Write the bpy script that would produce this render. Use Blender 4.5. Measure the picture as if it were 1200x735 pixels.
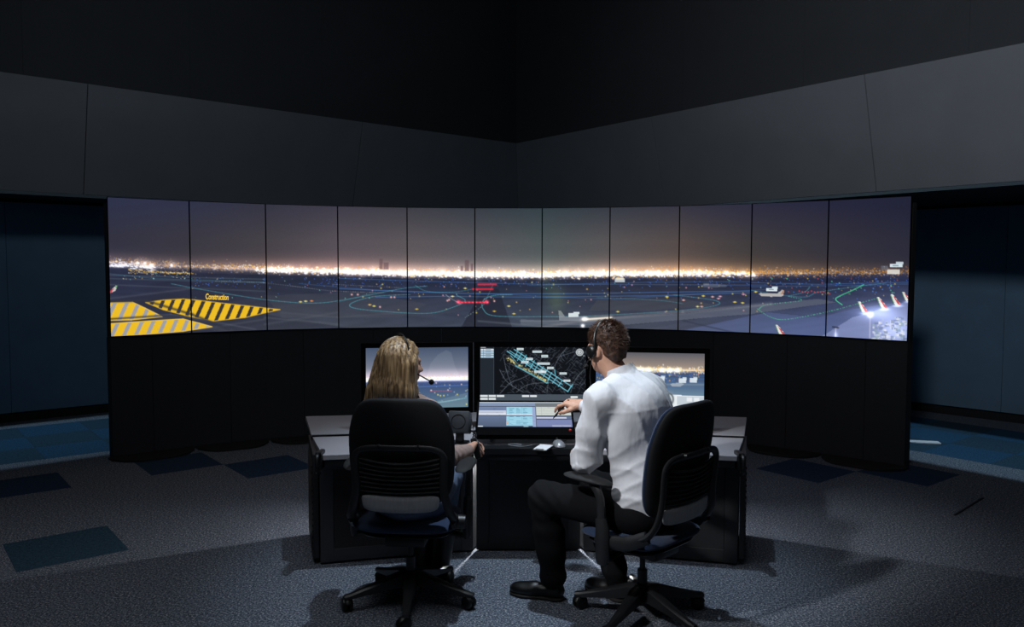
import bpy, bmesh, math, random
import numpy as np
from mathutils import Vector, Matrix

for o in list(bpy.data.objects):
    bpy.data.objects.remove(o)
SC = bpy.context.scene
COL = SC.collection
R = math.radians
rnd = random.Random(7)
NR = np.random.RandomState(11)

# ------------------------------------------------------------------ camera, world, lights, exposure
cam = bpy.data.cameras.new('camera')
cam.sensor_fit = 'HORIZONTAL'; cam.sensor_width = 36.0
cam.lens = 945.8 / 1200 * 36
cam.clip_start = 0.05; cam.clip_end = 100
camo = bpy.data.objects.new('camera', cam); COL.objects.link(camo)
camo.matrix_world = (Matrix.Translation((0, 0, 1.70)) @ Matrix.Rotation(math.pi / 2 - 0.0580266, 4, 'X')
                     @ Matrix.Rotation(0.0022919, 4, 'Z'))
SC.camera = camo

w = bpy.data.worlds.new('world'); SC.world = w; w.use_nodes = True
w.node_tree.nodes['Background'].inputs[0].default_value = (0.55, 0.75, 1.0, 1)
w.node_tree.nodes['Background'].inputs[1].default_value = 0.010

def lamp(name, kind, loc, target, power, color=(1, 1, 1), **kw):
    l = bpy.data.lights.new(name, kind); l.energy = power; l.color = color
    for k, v in kw.items(): setattr(l, k, v)
    o = bpy.data.objects.new(name, l); COL.objects.link(o)
    o.location = loc
    o.rotation_euler = (Vector(target) - Vector(loc)).to_track_quat('-Z', 'Y').to_euler()
    return o
# ceiling spot over the console and its operators
lamp('console_spot', 'SPOT', (0.10, 4.15, 4.5), (0.10, 4.35, 0.3), 470, (0.72, 0.86, 1.0),
     spot_size=R(48), spot_blend=1.0, shadow_soft_size=0.05)
# ceiling spot on the operators from above the left aisle
lamp('key_spot', 'SPOT', (-2.3, 1.7, 3.7), (0.42, 3.90, 0.98), 560, (0.95, 0.97, 1.0),
     spot_size=R(21), spot_blend=0.8, shadow_soft_size=0.12)
# lamp on the floor behind the console, facing the operators
lamp('console_back_light', 'AREA', (0.10, 5.80, 0.36), (0.10, 4.0, 0.25), 95, (0.95, 0.97, 1.0),
     shape='RECTANGLE', size=0.08, size_y=0.08)
# soft overhead fill, added to brighten the open floor
lamp('overhead_fill', 'AREA', (-0.8, 2.3, 6.1), (-0.6, 2.6, 0.0), 29, (0.90, 0.94, 1.0),
     shape='RECTANGLE', size=4.5, size_y=2.2, spread=R(100))
# wall washers reaching the bulkhead
lamp('wall_washer_right', 'SPOT', (0.4, 1.6, 4.8), (4.3, 7.2, 3.9), 430, (0.90, 0.94, 1.0),
     spot_size=R(76), spot_blend=1.0, shadow_soft_size=0.3)
lamp('wall_washer_left', 'SPOT', (-2.2, 2.0, 4.8), (-2.6, 9.2, 3.2), 150, (0.84, 0.93, 1.0),
     spot_size=R(74), spot_blend=1.0, shadow_soft_size=0.3)

SC.view_settings.view_transform = 'Standard'
SC.view_settings.look = 'None'
SC.view_settings.exposure = 0.0
SC.view_settings.gamma = 1.0
SC.view_settings.use_curve_mapping = False

# ------------------------------------------------------------------ helpers
def lin(c):
    c = np.asarray(c, float)
    return np.where(c <= 0.04045, c / 12.92, ((c + 0.055) / 1.055) ** 2.4)

def srgb(r, g, b):
    return tuple(lin(np.array([r, g, b]) / 255.0)) + (1.0,)

def mat(name, col, rough=0.6, metal=0.0, var=0.12, nscale=30.0, bump=0.0, bscale=200.0, spec=0.5, stretch=None, col2=None, sheen=0.0):
    m = bpy.data.materials.new(name); m.use_nodes = True
    nt = m.node_tree; n = nt.nodes; L = nt.links
    bs = n['Principled BSDF']
    bs.inputs['Roughness'].default_value = rough
    bs.inputs['Metallic'].default_value = metal
    bs.inputs['Specular IOR Level'].default_value = spec
    if sheen: bs.inputs['Sheen Weight'].default_value = sheen
    tc = n.new('ShaderNodeTexCoord'); src = tc.outputs['Object']
    if stretch:
        mp = n.new('ShaderNodeMapping'); mp.inputs['Scale'].default_value = stretch
        L.new(src, mp.inputs['Vector']); src = mp.outputs['Vector']
    no = n.new('ShaderNodeTexNoise'); no.inputs['Scale'].default_value = nscale; no.inputs['Detail'].default_value = 3
    L.new(src, no.inputs['Vector'])
    rp = n.new('ShaderNodeValToRGB')
    c = np.array(col[:3]); c2 = np.array(col2[:3]) if col2 else c * (1 + var)
    c1 = c if col2 else c * (1 - var)
    rp.color_ramp.elements[0].position = 0.35; rp.color_ramp.elements[1].position = 0.65
    rp.color_ramp.elements[0].color = (*c1, 1); rp.color_ramp.elements[1].color = (*c2, 1)
    L.new(no.outputs['Fac'], rp.inputs['Fac']); L.new(rp.outputs['Color'], bs.inputs['Base Color'])
    if bump:
        nb = n.new('ShaderNodeTexNoise'); nb.inputs['Scale'].default_value = bscale; nb.inputs['Detail'].default_value = 2
        L.new(src, nb.inputs['Vector'])
        bu = n.new('ShaderNodeBump'); bu.inputs['Strength'].default_value = bump; bu.inputs['Distance'].default_value = 0.004
        L.new(nb.outputs['Fac'], bu.inputs['Height']); L.new(bu.outputs['Normal'], bs.inputs['Normal'])
    return m

def carpet(name, stops):
    m = bpy.data.materials.new(name); m.use_nodes = True
    nt = m.node_tree; n = nt.nodes; L = nt.links; bs = n['Principled BSDF']
    bs.inputs['Roughness'].default_value = 0.95; bs.inputs['Specular IOR Level'].default_value = 0.1
    g = n.new('ShaderNodeNewGeometry')
    no = n.new('ShaderNodeTexNoise'); no.inputs['Scale'].default_value = 95; no.inputs['Detail'].default_value = 3.0
    no.inputs['Roughness'].default_value = 0.85
    L.new(g.outputs['Position'], no.inputs['Vector'])
    rp = n.new('ShaderNodeValToRGB'); cr = rp.color_ramp
    while len(cr.elements) < len(stops): cr.elements.new(0.5)
    for e, (p, c) in zip(cr.elements, stops): e.position = p; e.color = c
    n2 = n.new('ShaderNodeTexNoise'); n2.inputs['Scale'].default_value = 45
    L.new(g.outputs['Position'], n2.inputs['Vector'])
    mr = n.new('ShaderNodeMapRange'); mr.inputs[1].default_value = 0.3; mr.inputs[2].default_value = 0.7
    mr.inputs[3].default_value = 0.78; mr.inputs[4].default_value = 1.22
    L.new(n2.outputs['Fac'], mr.inputs[0])
    mx = n.new('ShaderNodeMixRGB'); mx.blend_type = 'MULTIPLY'; mx.inputs[0].default_value = 1
    L.new(no.outputs['Fac'], rp.inputs['Fac']); L.new(rp.outputs['Color'], mx.inputs[1]); L.new(mr.outputs[0], mx.inputs[2])
    L.new(mx.outputs[0], bs.inputs['Base Color'])
    bu = n.new('ShaderNodeBump'); bu.inputs['Strength'].default_value = 0.6; bu.inputs['Distance'].default_value = 0.004
    L.new(no.outputs['Fac'], bu.inputs['Height']); L.new(bu.outputs['Normal'], bs.inputs['Normal'])
    return m

def picture_mat(name, attr='picture'):
    m = bpy.data.materials.new(name); m.use_nodes = True
    nt = m.node_tree; n = nt.nodes; L = nt.links; bs = n['Principled BSDF']
    bs.inputs['Base Color'].default_value = (0.004, 0.004, 0.005, 1); bs.inputs['Roughness'].default_value = 0.35
    bs.inputs['Specular IOR Level'].default_value = 0.15
    at = n.new('ShaderNodeAttribute'); at.attribute_name = attr
    L.new(at.outputs['Color'], bs.inputs['Emission Color']); bs.inputs['Emission Strength'].default_value = 1.0
    return m

def emit(name, col, s=1.0):
    m = bpy.data.materials.new(name); m.use_nodes = True; bs = m.node_tree.nodes['Principled BSDF']
    bs.inputs['Base Color'].default_value = (0.01, 0.01, 0.01, 1)
    bs.inputs['Emission Color'].default_value = col; bs.inputs['Emission Strength'].default_value = s
    return m

M = {}
M['carpet'] = carpet('carpet_grey', [(0.34, srgb(26, 30, 40)), (0.46, srgb(74, 82, 96)), (0.56, srgb(112, 120, 132)), (0.68, srgb(214, 208, 200))])
M['carpet_blue'] = carpet('carpet_blue', [(0.30, srgb(22, 44, 66)), (0.5, srgb(40, 74, 100)), (0.72, srgb(72, 112, 140))])
M['band'] = mat('bulkhead_paint', srgb(128, 133, 140), 0.7, var=0.03, nscale=3, bump=0.06, bscale=160)
M['upper'] = mat('upper_wall_paint', srgb(58, 62, 67), 0.85, var=0.04, nscale=3)
M['blue'] = mat('blue_wall_paint', srgb(96, 128, 154), 0.7, var=0.05, nscale=4)
M['soffit'] = mat('soffit_black', srgb(22, 24, 27), 0.8)
M['plinth'] = mat('plinth_charcoal', srgb(32, 34, 38), 0.85, var=0.05, nscale=8)
M['footplate'] = mat('foot_black', srgb(14, 15, 16), 0.8)
M['black'] = mat('black_plastic', srgb(22, 23, 25), 0.42, var=0.15, nscale=60, bump=0.05, bscale=600)
M['bezel'] = mat('bezel_black', srgb(8, 8, 9), 0.7, var=0.1, spec=0.03)
M['edge'] = mat('monitor_edge_grey', srgb(120, 122, 128), 0.35, 0.6)
M['worktop'] = mat('worktop_laminate', srgb(168, 166, 172), 0.55, var=0.03, nscale=120)
M['lip'] = mat('worktop_edge_dark', srgb(28, 30, 33), 0.3)
M['cab'] = mat('cabinet_black', srgb(34, 34, 36), 0.5, var=0.06, nscale=15)
M['cabframe'] = mat('cabinet_frame', srgb(66, 66, 70), 0.55, var=0.05, nscale=15)
M['mesh'] = mat('perforated_panel', srgb(50, 48, 47), 0.8, var=0.35, nscale=220, bump=0.3, bscale=400)
M['chairback'] = mat('chair_black_shell', srgb(20, 21, 23), 0.75, var=0.08, nscale=12)
M['chairframe'] = mat('chair_frame_black', srgb(34, 35, 37), 0.38, var=0.1, nscale=20)
M['lumbar'] = mat('lumbar_grey', srgb(178, 178, 180), 0.5, var=0.08, nscale=90, stretch=(1, 1, 0.2))
M['fabric'] = mat('seat_fabric_blue', srgb(24, 46, 78), 0.9, var=0.25, nscale=300, bump=0.4, bscale=700, sheen=0.2)
M['rubber'] = mat('caster_black', srgb(14, 14, 15), 0.4)
M['shirt'] = mat('white_shirt_cotton', srgb(214, 215, 220), 0.85, var=0.02, nscale=20, bump=0.9, bscale=24, stretch=(1.3, 1.3, 0.55), sheen=0.1)
M['trouser'] = mat('dark_trousers', srgb(9, 10, 13), 0.9, var=0.15, nscale=60, spec=0.2, bump=0.3, bscale=45)
M['blouse'] = mat('beige_knit', srgb(158, 134, 126), 0.9, var=0.08, nscale=80, bump=0.4, bscale=60)
M['jeans'] = mat('jeans_blue', srgb(92, 108, 134), 0.9, var=0.15, nscale=80, bump=0.3, bscale=120)
M['skin'] = mat('skin', srgb(206, 158, 134), 0.5, var=0.05, nscale=40, bump=0.1, bscale=220)
M['blond'] = mat('blond_hair', srgb(92, 68, 46), 0.42, nscale=9, stretch=(14, 14, 0.22), col2=srgb(196, 164, 122), bump=0.3, bscale=20)
M['brown'] = mat('brown_hair', srgb(44, 28, 20), 0.6, nscale=60, col2=srgb(86, 56, 38), bump=0.5, bscale=130)
M['leather'] = mat('black_leather', srgb(14, 14, 15), 0.38, var=0.1, bump=0.1, bscale=90)
M['sole'] = mat('shoe_sole', srgb(34, 30, 28), 0.8)
M['headset'] = mat('headset_black', srgb(18, 18, 20), 0.35)
M['foam'] = mat('foam_black', srgb(10, 10, 11), 0.95, bump=0.6, bscale=400)
M['red'] = mat('red_button', srgb(190, 46, 38), 0.4)
M['speaker'] = mat('speaker_charcoal', srgb(54, 56, 60), 0.55)
M['cone'] = mat('speaker_cone', srgb(22, 22, 24), 0.7)
M['paper'] = mat('paper_white', srgb(225, 226, 230), 0.7, var=0.02)
M['silver'] = mat('silver_plastic', srgb(140, 142, 146), 0.35, 0.3)
M['eyewhite'] = mat('eye_white', srgb(220, 216, 212), 0.2)
M['picture'] = picture_mat('lit_picture')

def mobj(name, me, m=None, parent=None, kind=None, smooth=False):
    if m is not None:
        me.materials.clear(); me.materials.append(M[m] if isinstance(m, str) else m)
    if smooth:
        me.polygons.foreach_set('use_smooth', [True] * len(me.polygons))
    o = bpy.data.objects.new(name, me); COL.objects.link(o)
    if parent is not None: o.parent = parent
    if kind: o['kind'] = kind
    return o

def obj(name, bm, m=None, parent=None, kind=None, smooth=False, sharp=40):
    me = bpy.data.meshes.new(name)
    bmesh.ops.recalc_face_normals(bm, faces=bm.faces)
    bm.to_mesh(me); bm.free()
    o = mobj(name, me, m, parent, kind, smooth)
    if smooth: me.set_sharp_from_angle(angle=R(sharp))
    return o

def thing(name, label, cat, loc=(0, 0, 0), rz=0.0, group=None):
    o = bpy.data.objects.new(name, None); COL.objects.link(o)
    o.empty_display_size = 0.1
    o.location = loc; o.rotation_euler = (0, 0, rz)
    o['label'] = label; o['category'] = cat
    if group: o['group'] = group
    return o

def tag(o, label, cat, group=None):
    o['label'] = label; o['category'] = cat
    if group: o['group'] = group
    return o

def box(bm, c, s, bev=0.0, rot=None, seg=2):
    r = bmesh.ops.create_cube(bm, size=1.0)
    vs = r['verts']
    bmesh.ops.scale(bm, vec=s, verts=vs)
    if bev:
        es = list({e for v in vs for e in v.link_edges})
        b = bmesh.ops.bevel(bm, geom=es, offset=bev, segments=seg, profile=0.5, affect='EDGES')
        vs = list({v for f in b['faces'] for v in f.verts} | {v for v in vs if v.is_valid})
    if rot is not None: bmesh.ops.transform(bm, matrix=rot, verts=vs)
    bmesh.ops.translate(bm, vec=c, verts=vs)
    return vs

def bx(c, s, bev=0.0, rot=None):
    bm = bmesh.new(); box(bm, c, s, bev, rot); return bm

def prism(poly, z0, z1, bev=0.0):
    bm = bmesh.new()
    a = [bm.verts.new((x, y, z0)) for x, y in poly]; b = [bm.verts.new((x, y, z1)) for x, y in poly]
    n = len(poly)
    bm.faces.new(a[::-1]); bm.faces.new(b)
    for i in range(n): bm.faces.new((a[i], a[(i + 1) % n], b[(i + 1) % n], b[i]))
    if bev: bmesh.ops.bevel(bm, geom=list(bm.edges), offset=bev, segments=2, profile=0.5, affect='EDGES')
    return bm

def tube(bm, pts, rad, seg=10, flat=None, caps=True):
    """sweep along pts; rad float or list; flat=(sx,sy) profile scale; frame keeps up = Z where possible"""
    pts = [Vector(p) for p in pts]; n = len(pts)
    if not hasattr(rad, '__len__'): rad = [rad] * n
    rings = []; up = None
    for i, p in enumerate(pts):
        t = (pts[min(i + 1, n - 1)] - pts[max(i - 1, 0)])
        if t.length < 1e-9: t = Vector((0, 0, 1))
        t.normalize()
        if up is None:
            up = Vector((0, 0, 1)) if abs(t.z) < 0.9 else Vector((0, 1, 0))
        up = (up - t * up.dot(t))
        if up.length < 1e-6: up = t.orthogonal()
        up.normalize(); s = t.cross(up)
        fx, fy = flat if flat else (1, 1)
        rings.append([bm.verts.new(p + s * (math.cos(2 * math.pi * k / seg) * rad[i] * fx) + up * (math.sin(2 * math.pi * k / seg) * rad[i] * fy)) for k in range(seg)])
    for a, b in zip(rings, rings[1:]):
        for k in range(seg): bm.faces.new((a[k], a[(k + 1) % seg], b[(k + 1) % seg], b[k]))
    if caps: bm.faces.new(rings[0][::-1]); bm.faces.new(rings[-1])

def smooth_path(pts, n=6):
    """Catmull-Rom"""
    P = [Vector(p) for p in pts]; out = []
    for i in range(len(P) - 1):
        p0 = P[max(i - 1, 0)]; p1 = P[i]; p2 = P[i + 1]; p3 = P[min(i + 2, len(P) - 1)]
        for k in range(n):
            t = k / n
            out.append(0.5 * ((2 * p1) + (p2 - p0) * t + (2 * p0 - 5 * p1 + 4 * p2 - p3) * t * t + (3 * p1 - p0 - 3 * p2 + p3) * t ** 3))
    out.append(P[-1]); return out

def tb(pts, rad, seg=10, flat=None, sm=0):
    bm = bmesh.new(); tube(bm, smooth_path(pts, sm) if sm else pts, rad, seg, flat); return bm

def lathe(bm, prof, seg=24, mtx=None):
    """prof: (r,z) list, around Z"""
    rings = []
    for r, z in prof:
        if r < 1e-6: rings.append([bm.verts.new((0, 0, z))])
        else: rings.append([bm.verts.new((r * math.cos(2 * math.pi * k / seg), r * math.sin(2 * math.pi * k / seg), z)) for k in range(seg)])
    for a, b in zip(rings, rings[1:]):
        for k in range(seg):
            k2 = (k + 1) % seg
            if len(a) == 1 and len(b) == 1: continue
            if len(a) == 1: bm.faces.new((a[0], b[k2], b[k]))
            elif len(b) == 1: bm.faces.new((a[k], a[k2], b[0]))
            else: bm.faces.new((a[k], a[k2], b[k2], b[k]))
    if mtx is not None: bmesh.ops.transform(bm, matrix=mtx, verts=[v for r in rings for v in r])

def lt(prof, seg=24, mtx=None):
    bm = bmesh.new(); lathe(bm, prof, seg, mtx); return bm

def pillow(nu, nv, fn, expo=5.0, rim=6.0):
    """closed cushion: fn(u,v,side,k) -> point, u,v on a superellipse disc, k 0 at rim .. 1 inside"""
    bm = bmesh.new(); grids = []
    def sq(u, v):
        r = max(abs(u), abs(v))
        if r < 1e-9: return 0, 0, 0
        a, b = abs(u / r), abs(v / r)
        s = 1 / (a ** expo + b ** expo) ** (1 / expo)
        return u * s, v * s, r
    top = {}
    for side in (1, -1):
        g = {}
        for i in range(nu + 1):
            for j in range(nv + 1):
                u, v = -1 + 2 * i / nu, -1 + 2 * j / nv
                u = math.sin(u * math.pi / 2); v = math.sin(v * math.pi / 2)
                x, y, r = sq(u, v)
                k = math.sqrt(max(0, 1 - r ** rim))
                if side == -1 and r > 1 - 1e-9: g[i, j] = top[i, j]
                else: g[i, j] = bm.verts.new(fn(x, y, side, k))
        if side == 1: top = g
        for i in range(nu):
            for j in range(nv):
                q = (g[i, j], g[i + 1, j], g[i + 1, j + 1], g[i, j + 1])
                bm.faces.new(q if side == 1 else q[::-1])
    return bm

# ------------------------------------------------------------------ implicit surfaces for bodies and clothes
def surface_net(f, lo, hi, h):
    lo = np.array(lo, float); hi = np.array(hi, float)
    n = np.ceil((hi - lo) / h).astype(int) + 1
    ax = [lo[a] + h * np.arange(n[a]) for a in range(3)]
    G = np.stack(np.meshgrid(*ax, indexing='ij'), -1).reshape(-1, 3)
    V = np.concatenate([f(c) for c in np.array_split(G, max(1, len(G) // 200000))]).reshape(n)
    S = V < 0
    cnt = np.zeros(n - 1, int)
    for a in (0, 1):
        for b in (0, 1):
            for c in (0, 1):
                cnt += S[a:n[0] - 1 + a, b:n[1] - 1 + b, c:n[2] - 1 + c]
    act = (cnt > 0) & (cnt < 8)
    idx = -np.ones(n - 1, int); I = np.argwhere(act); idx[act] = np.arange(len(I))
    acc = np.zeros((len(I), 3)); num = np.zeros(len(I))
    cor = [(a, b, c) for a in (0, 1) for b in (0, 1) for c in (0, 1)]
    for p in cor:
        for a in range(3):
            if p[a]: continue
            q = list(p); q[a] = 1
            va = V[tuple((I + p).T)]; vb = V[tuple((I + q).T)]
            m = (va < 0) != (vb < 0)
            t = np.where(m, va / np.where(m, va - vb, 1), 0)
            pt = np.array(p)[None] + np.zeros((len(I), 3)); pt[:, a] += t
            acc[m] += pt[m]; num[m] += 1
    vert = lo + h * (I + acc / num[:, None])
    faces = []
    for a in range(3):
        b, c = (a + 1) % 3, (a + 2) % 3
        sl0 = [slice(None)] * 3; sl1 = [slice(None)] * 3
        sl0[a] = slice(0, n[a] - 1); sl1[a] = slice(1, n[a])
        d = S[tuple(sl0)].astype(int) - S[tuple(sl1)].astype(int)
        E = np.argwhere(d != 0)
        E = E[(E[:, b] > 0) & (E[:, b] < n[b] - 1) & (E[:, c] > 0) & (E[:, c] < n[c] - 1)]
        if not len(E): continue
        sg = d[tuple(E.T)]
        def cell(db, dc):
            K = E.copy(); K[:, b] += db; K[:, c] += dc; return idx[tuple(K.T)]
        q = np.stack([cell(-1, -1), cell(0, -1), cell(0, 0), cell(-1, 0)], 1)
        q[sg < 0] = q[sg < 0][:, ::-1]
        faces.append(q)
    return vert, np.concatenate(faces)

def relax(v, f, it=2):
    e = np.concatenate([f[:, [0, 1]], f[:, [1, 2]], f[:, [2, 3]], f[:, [3, 0]]])
    for _ in range(it):
        s = np.zeros_like(v); c = np.zeros(len(v))
        np.add.at(s, e[:, 0], v[e[:, 1]]); np.add.at(s, e[:, 1], v[e[:, 0]])
        np.add.at(c, e[:, 0], 1); np.add.at(c, e[:, 1], 1)
        v = v * 0.5 + 0.5 * s / np.maximum(c, 1)[:, None]
    return v

def vf_mesh(name, parts):
    vs = []; fs = []; k = 0
    for v, f in parts:
        vs.append(v); fs.append(f + k); k += len(v)
    me = bpy.data.meshes.new(name)
    me.from_pydata(np.concatenate(vs).tolist(), [], np.concatenate(fs).tolist()); me.update()
    return me

def smin(a, b, k):
    h = np.clip(0.5 + 0.5 * (b - a) / k, 0, 1)
    return b * (1 - h) + a * h - k * h * (1 - h)
def smax(a, b, k): return -smin(-a, -b, k)

def cone_sd(p, a, b, ra, rb):
    a = np.array(a, float); b = np.array(b, float); ba = b - a
    t = np.clip(((p - a) @ ba) / max(ba @ ba, 1e-9), 0, 1)
    return np.linalg.norm(p - a - t[:, None] * ba, axis=1) - (ra + (rb - ra) * t)
def ell_sd(p, c, r, rot=None):
    q = p - np.array(c, float)
    if rot is not None: q = q @ rot          # columns of rot = local axes
    r = np.array(r, float)
    k0 = np.linalg.norm(q / r, axis=1); k1 = np.linalg.norm(q / (r * r), axis=1)
    return k0 * (k0 - 1) / np.maximum(k1, 1e-6)
def chain_sd(p, pts, rads, k=0.02):
    d = None
    for i in range(len(pts) - 1):
        e = cone_sd(p, pts[i], pts[i + 1], rads[i], rads[i + 1])
        d = e if d is None else smin(d, e, k)
    return d
_W = [(NR.randn(3), NR.rand() * 6.28) for _ in range(8)]
def wob(p, s):
    return sum(np.sin(p @ (wv * s) + ph) for wv, ph in _W) / 4.0

def axes(fwd, up=(0, 0, 1)):
    """3x3 with columns = local x(right), y(fwd), z(up) in the world"""
    f = np.array(fwd, float); f /= np.linalg.norm(f)
    u = np.array(up, float); u = u - f * (u @ f); u /= np.linalg.norm(u)
    return np.stack([np.cross(f, u), f, u], 1)

# ------------------------------------------------------------------ painting pictures for the lit screens (vertex colours)
class Canvas:
    """picture sampled at W x H points; PX, PY = coordinates the drawing uses"""
    def __init__(s, PX, PY, col=(0, 0, 0)):
        s.X, s.Y = PX, PY; s.I = np.zeros(PX.shape + (3,)); s.I[:] = np.array(col) / 255.0
    def blend(s, a, col):
        c = np.array(col) / 255.0
        s.I += (c - s.I) * np.clip(a, 0, 1)[..., None]
    def add(s, a, col): s.I += a[..., None] * (np.array(col) / 255.0)
    def win(s, x0, x1, y0, y1):
        r = np.where((s.Y.max(1) >= y0) & (s.Y.min(1) <= y1))[0]; c = np.where((s.X.max(0) >= x0) & (s.X.min(0) <= x1))[0]
        if not len(r) or not len(c): return None
        return slice(r[0], r[-1] + 1), slice(c[0], c[-1] + 1)
    def sub(s, w):
        k = Canvas.__new__(Canvas); k.X = s.X[w]; k.Y = s.Y[w]; k.I = s.I[w]; return k
    def rect(s, x0, y0, x1, y1, col, a=1.0, soft=0.35):
        w = s.win(x0 - 1, x1 + 1, y0 - 1, y1 + 1)
        if w is None: return
        X, Y = s.X[w], s.Y[w]
        d = np.minimum(np.minimum(X - x0, x1 - X), np.minimum(Y - y0, y1 - Y))
        s.sub(w).blend(np.clip(d / soft + 0.5, 0, 1) * a, col)
    def line(s, pts, wd, col, a=1.0, dash=None, glow=False):
        for (x0, y0), (x1, y1) in zip(pts, pts[1:]):
            w = s.win(min(x0, x1) - 3 * wd - 1, max(x0, x1) + 3 * wd + 1, min(y0, y1) - 3 * wd - 1, max(y0, y1) + 3 * wd + 1)
            if w is None: continue
            X, Y = s.X[w], s.Y[w]; dx, dy = x1 - x0, y1 - y0; L2 = dx * dx + dy * dy + 1e-9
            t = np.clip(((X - x0) * dx + (Y - y0) * dy) / L2, 0, 1)
            d = np.hypot(X - x0 - t * dx, Y - y0 - t * dy)
            al = np.exp(-(d / wd) ** 2) * a
            if dash: al = al * (((t * math.sqrt(L2)) % dash) < dash * 0.5)
            s.sub(w).blend(al, col)
    def dot(s, x, y, r, col, a=1.0):
        w = s.win(x - 3 * r, x + 3 * r, y - 3 * r, y + 3 * r)
        if w is None: return
        s.sub(w).blend(np.exp(-((s.X[w] - x) ** 2 + (s.Y[w] - y) ** 2) / (r * r)) * a, col)
    def glow(s, x, y, rx, ry, col, a=1.0):
        w = s.win(x - 3 * rx, x + 3 * rx, y - 3 * ry, y + 3 * ry)
        if w is None: return
        s.sub(w).add(np.exp(-((s.X[w] - x) / rx) ** 2 - ((s.Y[w] - y) / ry) ** 2) * a, col)
    def polymask(s, poly, w):
        X, Y = s.X[w], s.Y[w]; ins = np.zeros(X.shape, bool); n = len(poly)
        for i in range(n):
            (xa, ya), (xb, yb) = poly[i], poly[(i + 1) % n]
            if ya == yb: continue
            c = (Y >= min(ya, yb)) & (Y < max(ya, yb)) & (X < xa + (Y - ya) * (xb - xa) / (yb - ya))
            ins ^= c
        return ins
    def poly(s, poly, col, a=1.0):
        xs = [p[0] for p in poly]; ys = [p[1] for p in poly]
        w = s.win(min(xs), max(xs), min(ys), max(ys))
        if w is None: return
        s.sub(w).blend(s.polymask(poly, w) * a, col)
    def linear(s): return lin(np.clip(s.I, 0, 1))

def curve2(pts, n=8): return [(p.x, p.y) for p in smooth_path([(x, y, 0) for x, y in pts], n)]

def screen_mesh(name, img, P00, P10, P01):
    """grid of len = image points; P00 = top-left, P10 = top-right, P01 = bottom-left (Vectors)"""
    h, wd = img.shape[:2]
    P00 = np.array(P00); ex = np.array(P10) - P00; ey = np.array(P01) - P00
    u = np.linspace(0, 1, wd); v = np.linspace(0, 1, h)
    V = P00 + u[None, :, None] * ex + v[:, None, None] * ey
    k = np.arange(h * wd).reshape(h, wd)
    F = np.stack([k[:-1, :-1], k[1:, :-1], k[1:, 1:], k[:-1, 1:]], -1).reshape(-1, 4)
    me = bpy.data.meshes.new(name)
    me.vertices.add(h * wd); me.vertices.foreach_set('co', V.reshape(-1).astype(np.float32))
    me.loops.add(F.size); me.loops.foreach_set('vertex_index', F.reshape(-1).astype(np.int32))
    me.polygons.add(len(F)); me.polygons.foreach_set('loop_start', np.arange(0, F.size, 4, dtype=np.int32))
    me.update(calc_edges=True)
    a = me.attributes.new('picture', 'FLOAT_COLOR', 'POINT')
    c = np.ones((h * wd, 4), np.float32); c[:, :3] = img.reshape(-1, 3)
    a.data.foreach_set('color', c.reshape(-1))
    return me
#@@STRUCT
# ================================================================== THE SETTING
fl = obj('floor', bx((0, 5.2, -0.035), (24, 20, 0.05)), 'carpet', kind='structure')
fl['label'] = 'dark speckled carpet floor with scattered blue carpet tiles'
TS = 0.58; TA = R(38.6); TO = Vector((-2.653, 5.199, 0))
ta = Vector((math.cos(TA), math.sin(TA), 0)); tbv = Vector((math.sin(TA), -math.cos(TA), 0))
bmt = bx((0, 0, -0.005), (TS - 0.0012, TS - 0.0012, 0.010))
tile_me = bpy.data.meshes.new('carpet_tile'); bmt.to_mesh(tile_me); bmt.free()
M['carpet_teal'] = carpet('carpet_dark_blue', [(0.30, srgb(28, 46, 60)), (0.5, srgb(44, 68, 84)), (0.72, srgb(70, 98, 116))])
M['carpet_navy'] = carpet('carpet_navy', [(0.30, srgb(20, 34, 54)), (0.5, srgb(40, 58, 82)), (0.72, srgb(70, 92, 118))])
blue_t = {(-1, 0): 'carpet_teal', (-1, -3): 'carpet_navy', (1, -3): 'carpet_navy', (2, -2): 'carpet_navy', (8, 3): 'carpet_navy', (9, 4): 'carpet_navy'}
tile_me.materials.append(M['carpet'])
for i in range(-30, 30):
    for j in range(-30, 30):
        c = TO + ta * TS * (i + .5) + tbv * TS * (j + .5)
        if c.y < 2.6: continue
        px = 600 + 945.8 * c.x / c.y; py = 312.6 + 945.8 * 1.7 / c.y
        if not (-110 < px < 1310 and 484 < py < 800): continue
        m = blue_t.get((i, j))
        if j in (-5, -6, -7) and i <= 2: m = 'carpet_blue' if (i + j) % 2 else 'carpet_teal'
        if i in (11, 12, 13) and j >= 1: m = 'carpet_blue' if (i + j) % 2 else 'carpet_teal'
        o = mobj('carpet_tile', tile_me, None, fl)
        o.location = c; o.rotation_euler = (0, 0, TA)
        if m:
            o.material_slots[0].link = 'OBJECT'; o.material_slots[0].material = M[m]
            o['label'] = 'blue carpet tile'

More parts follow.
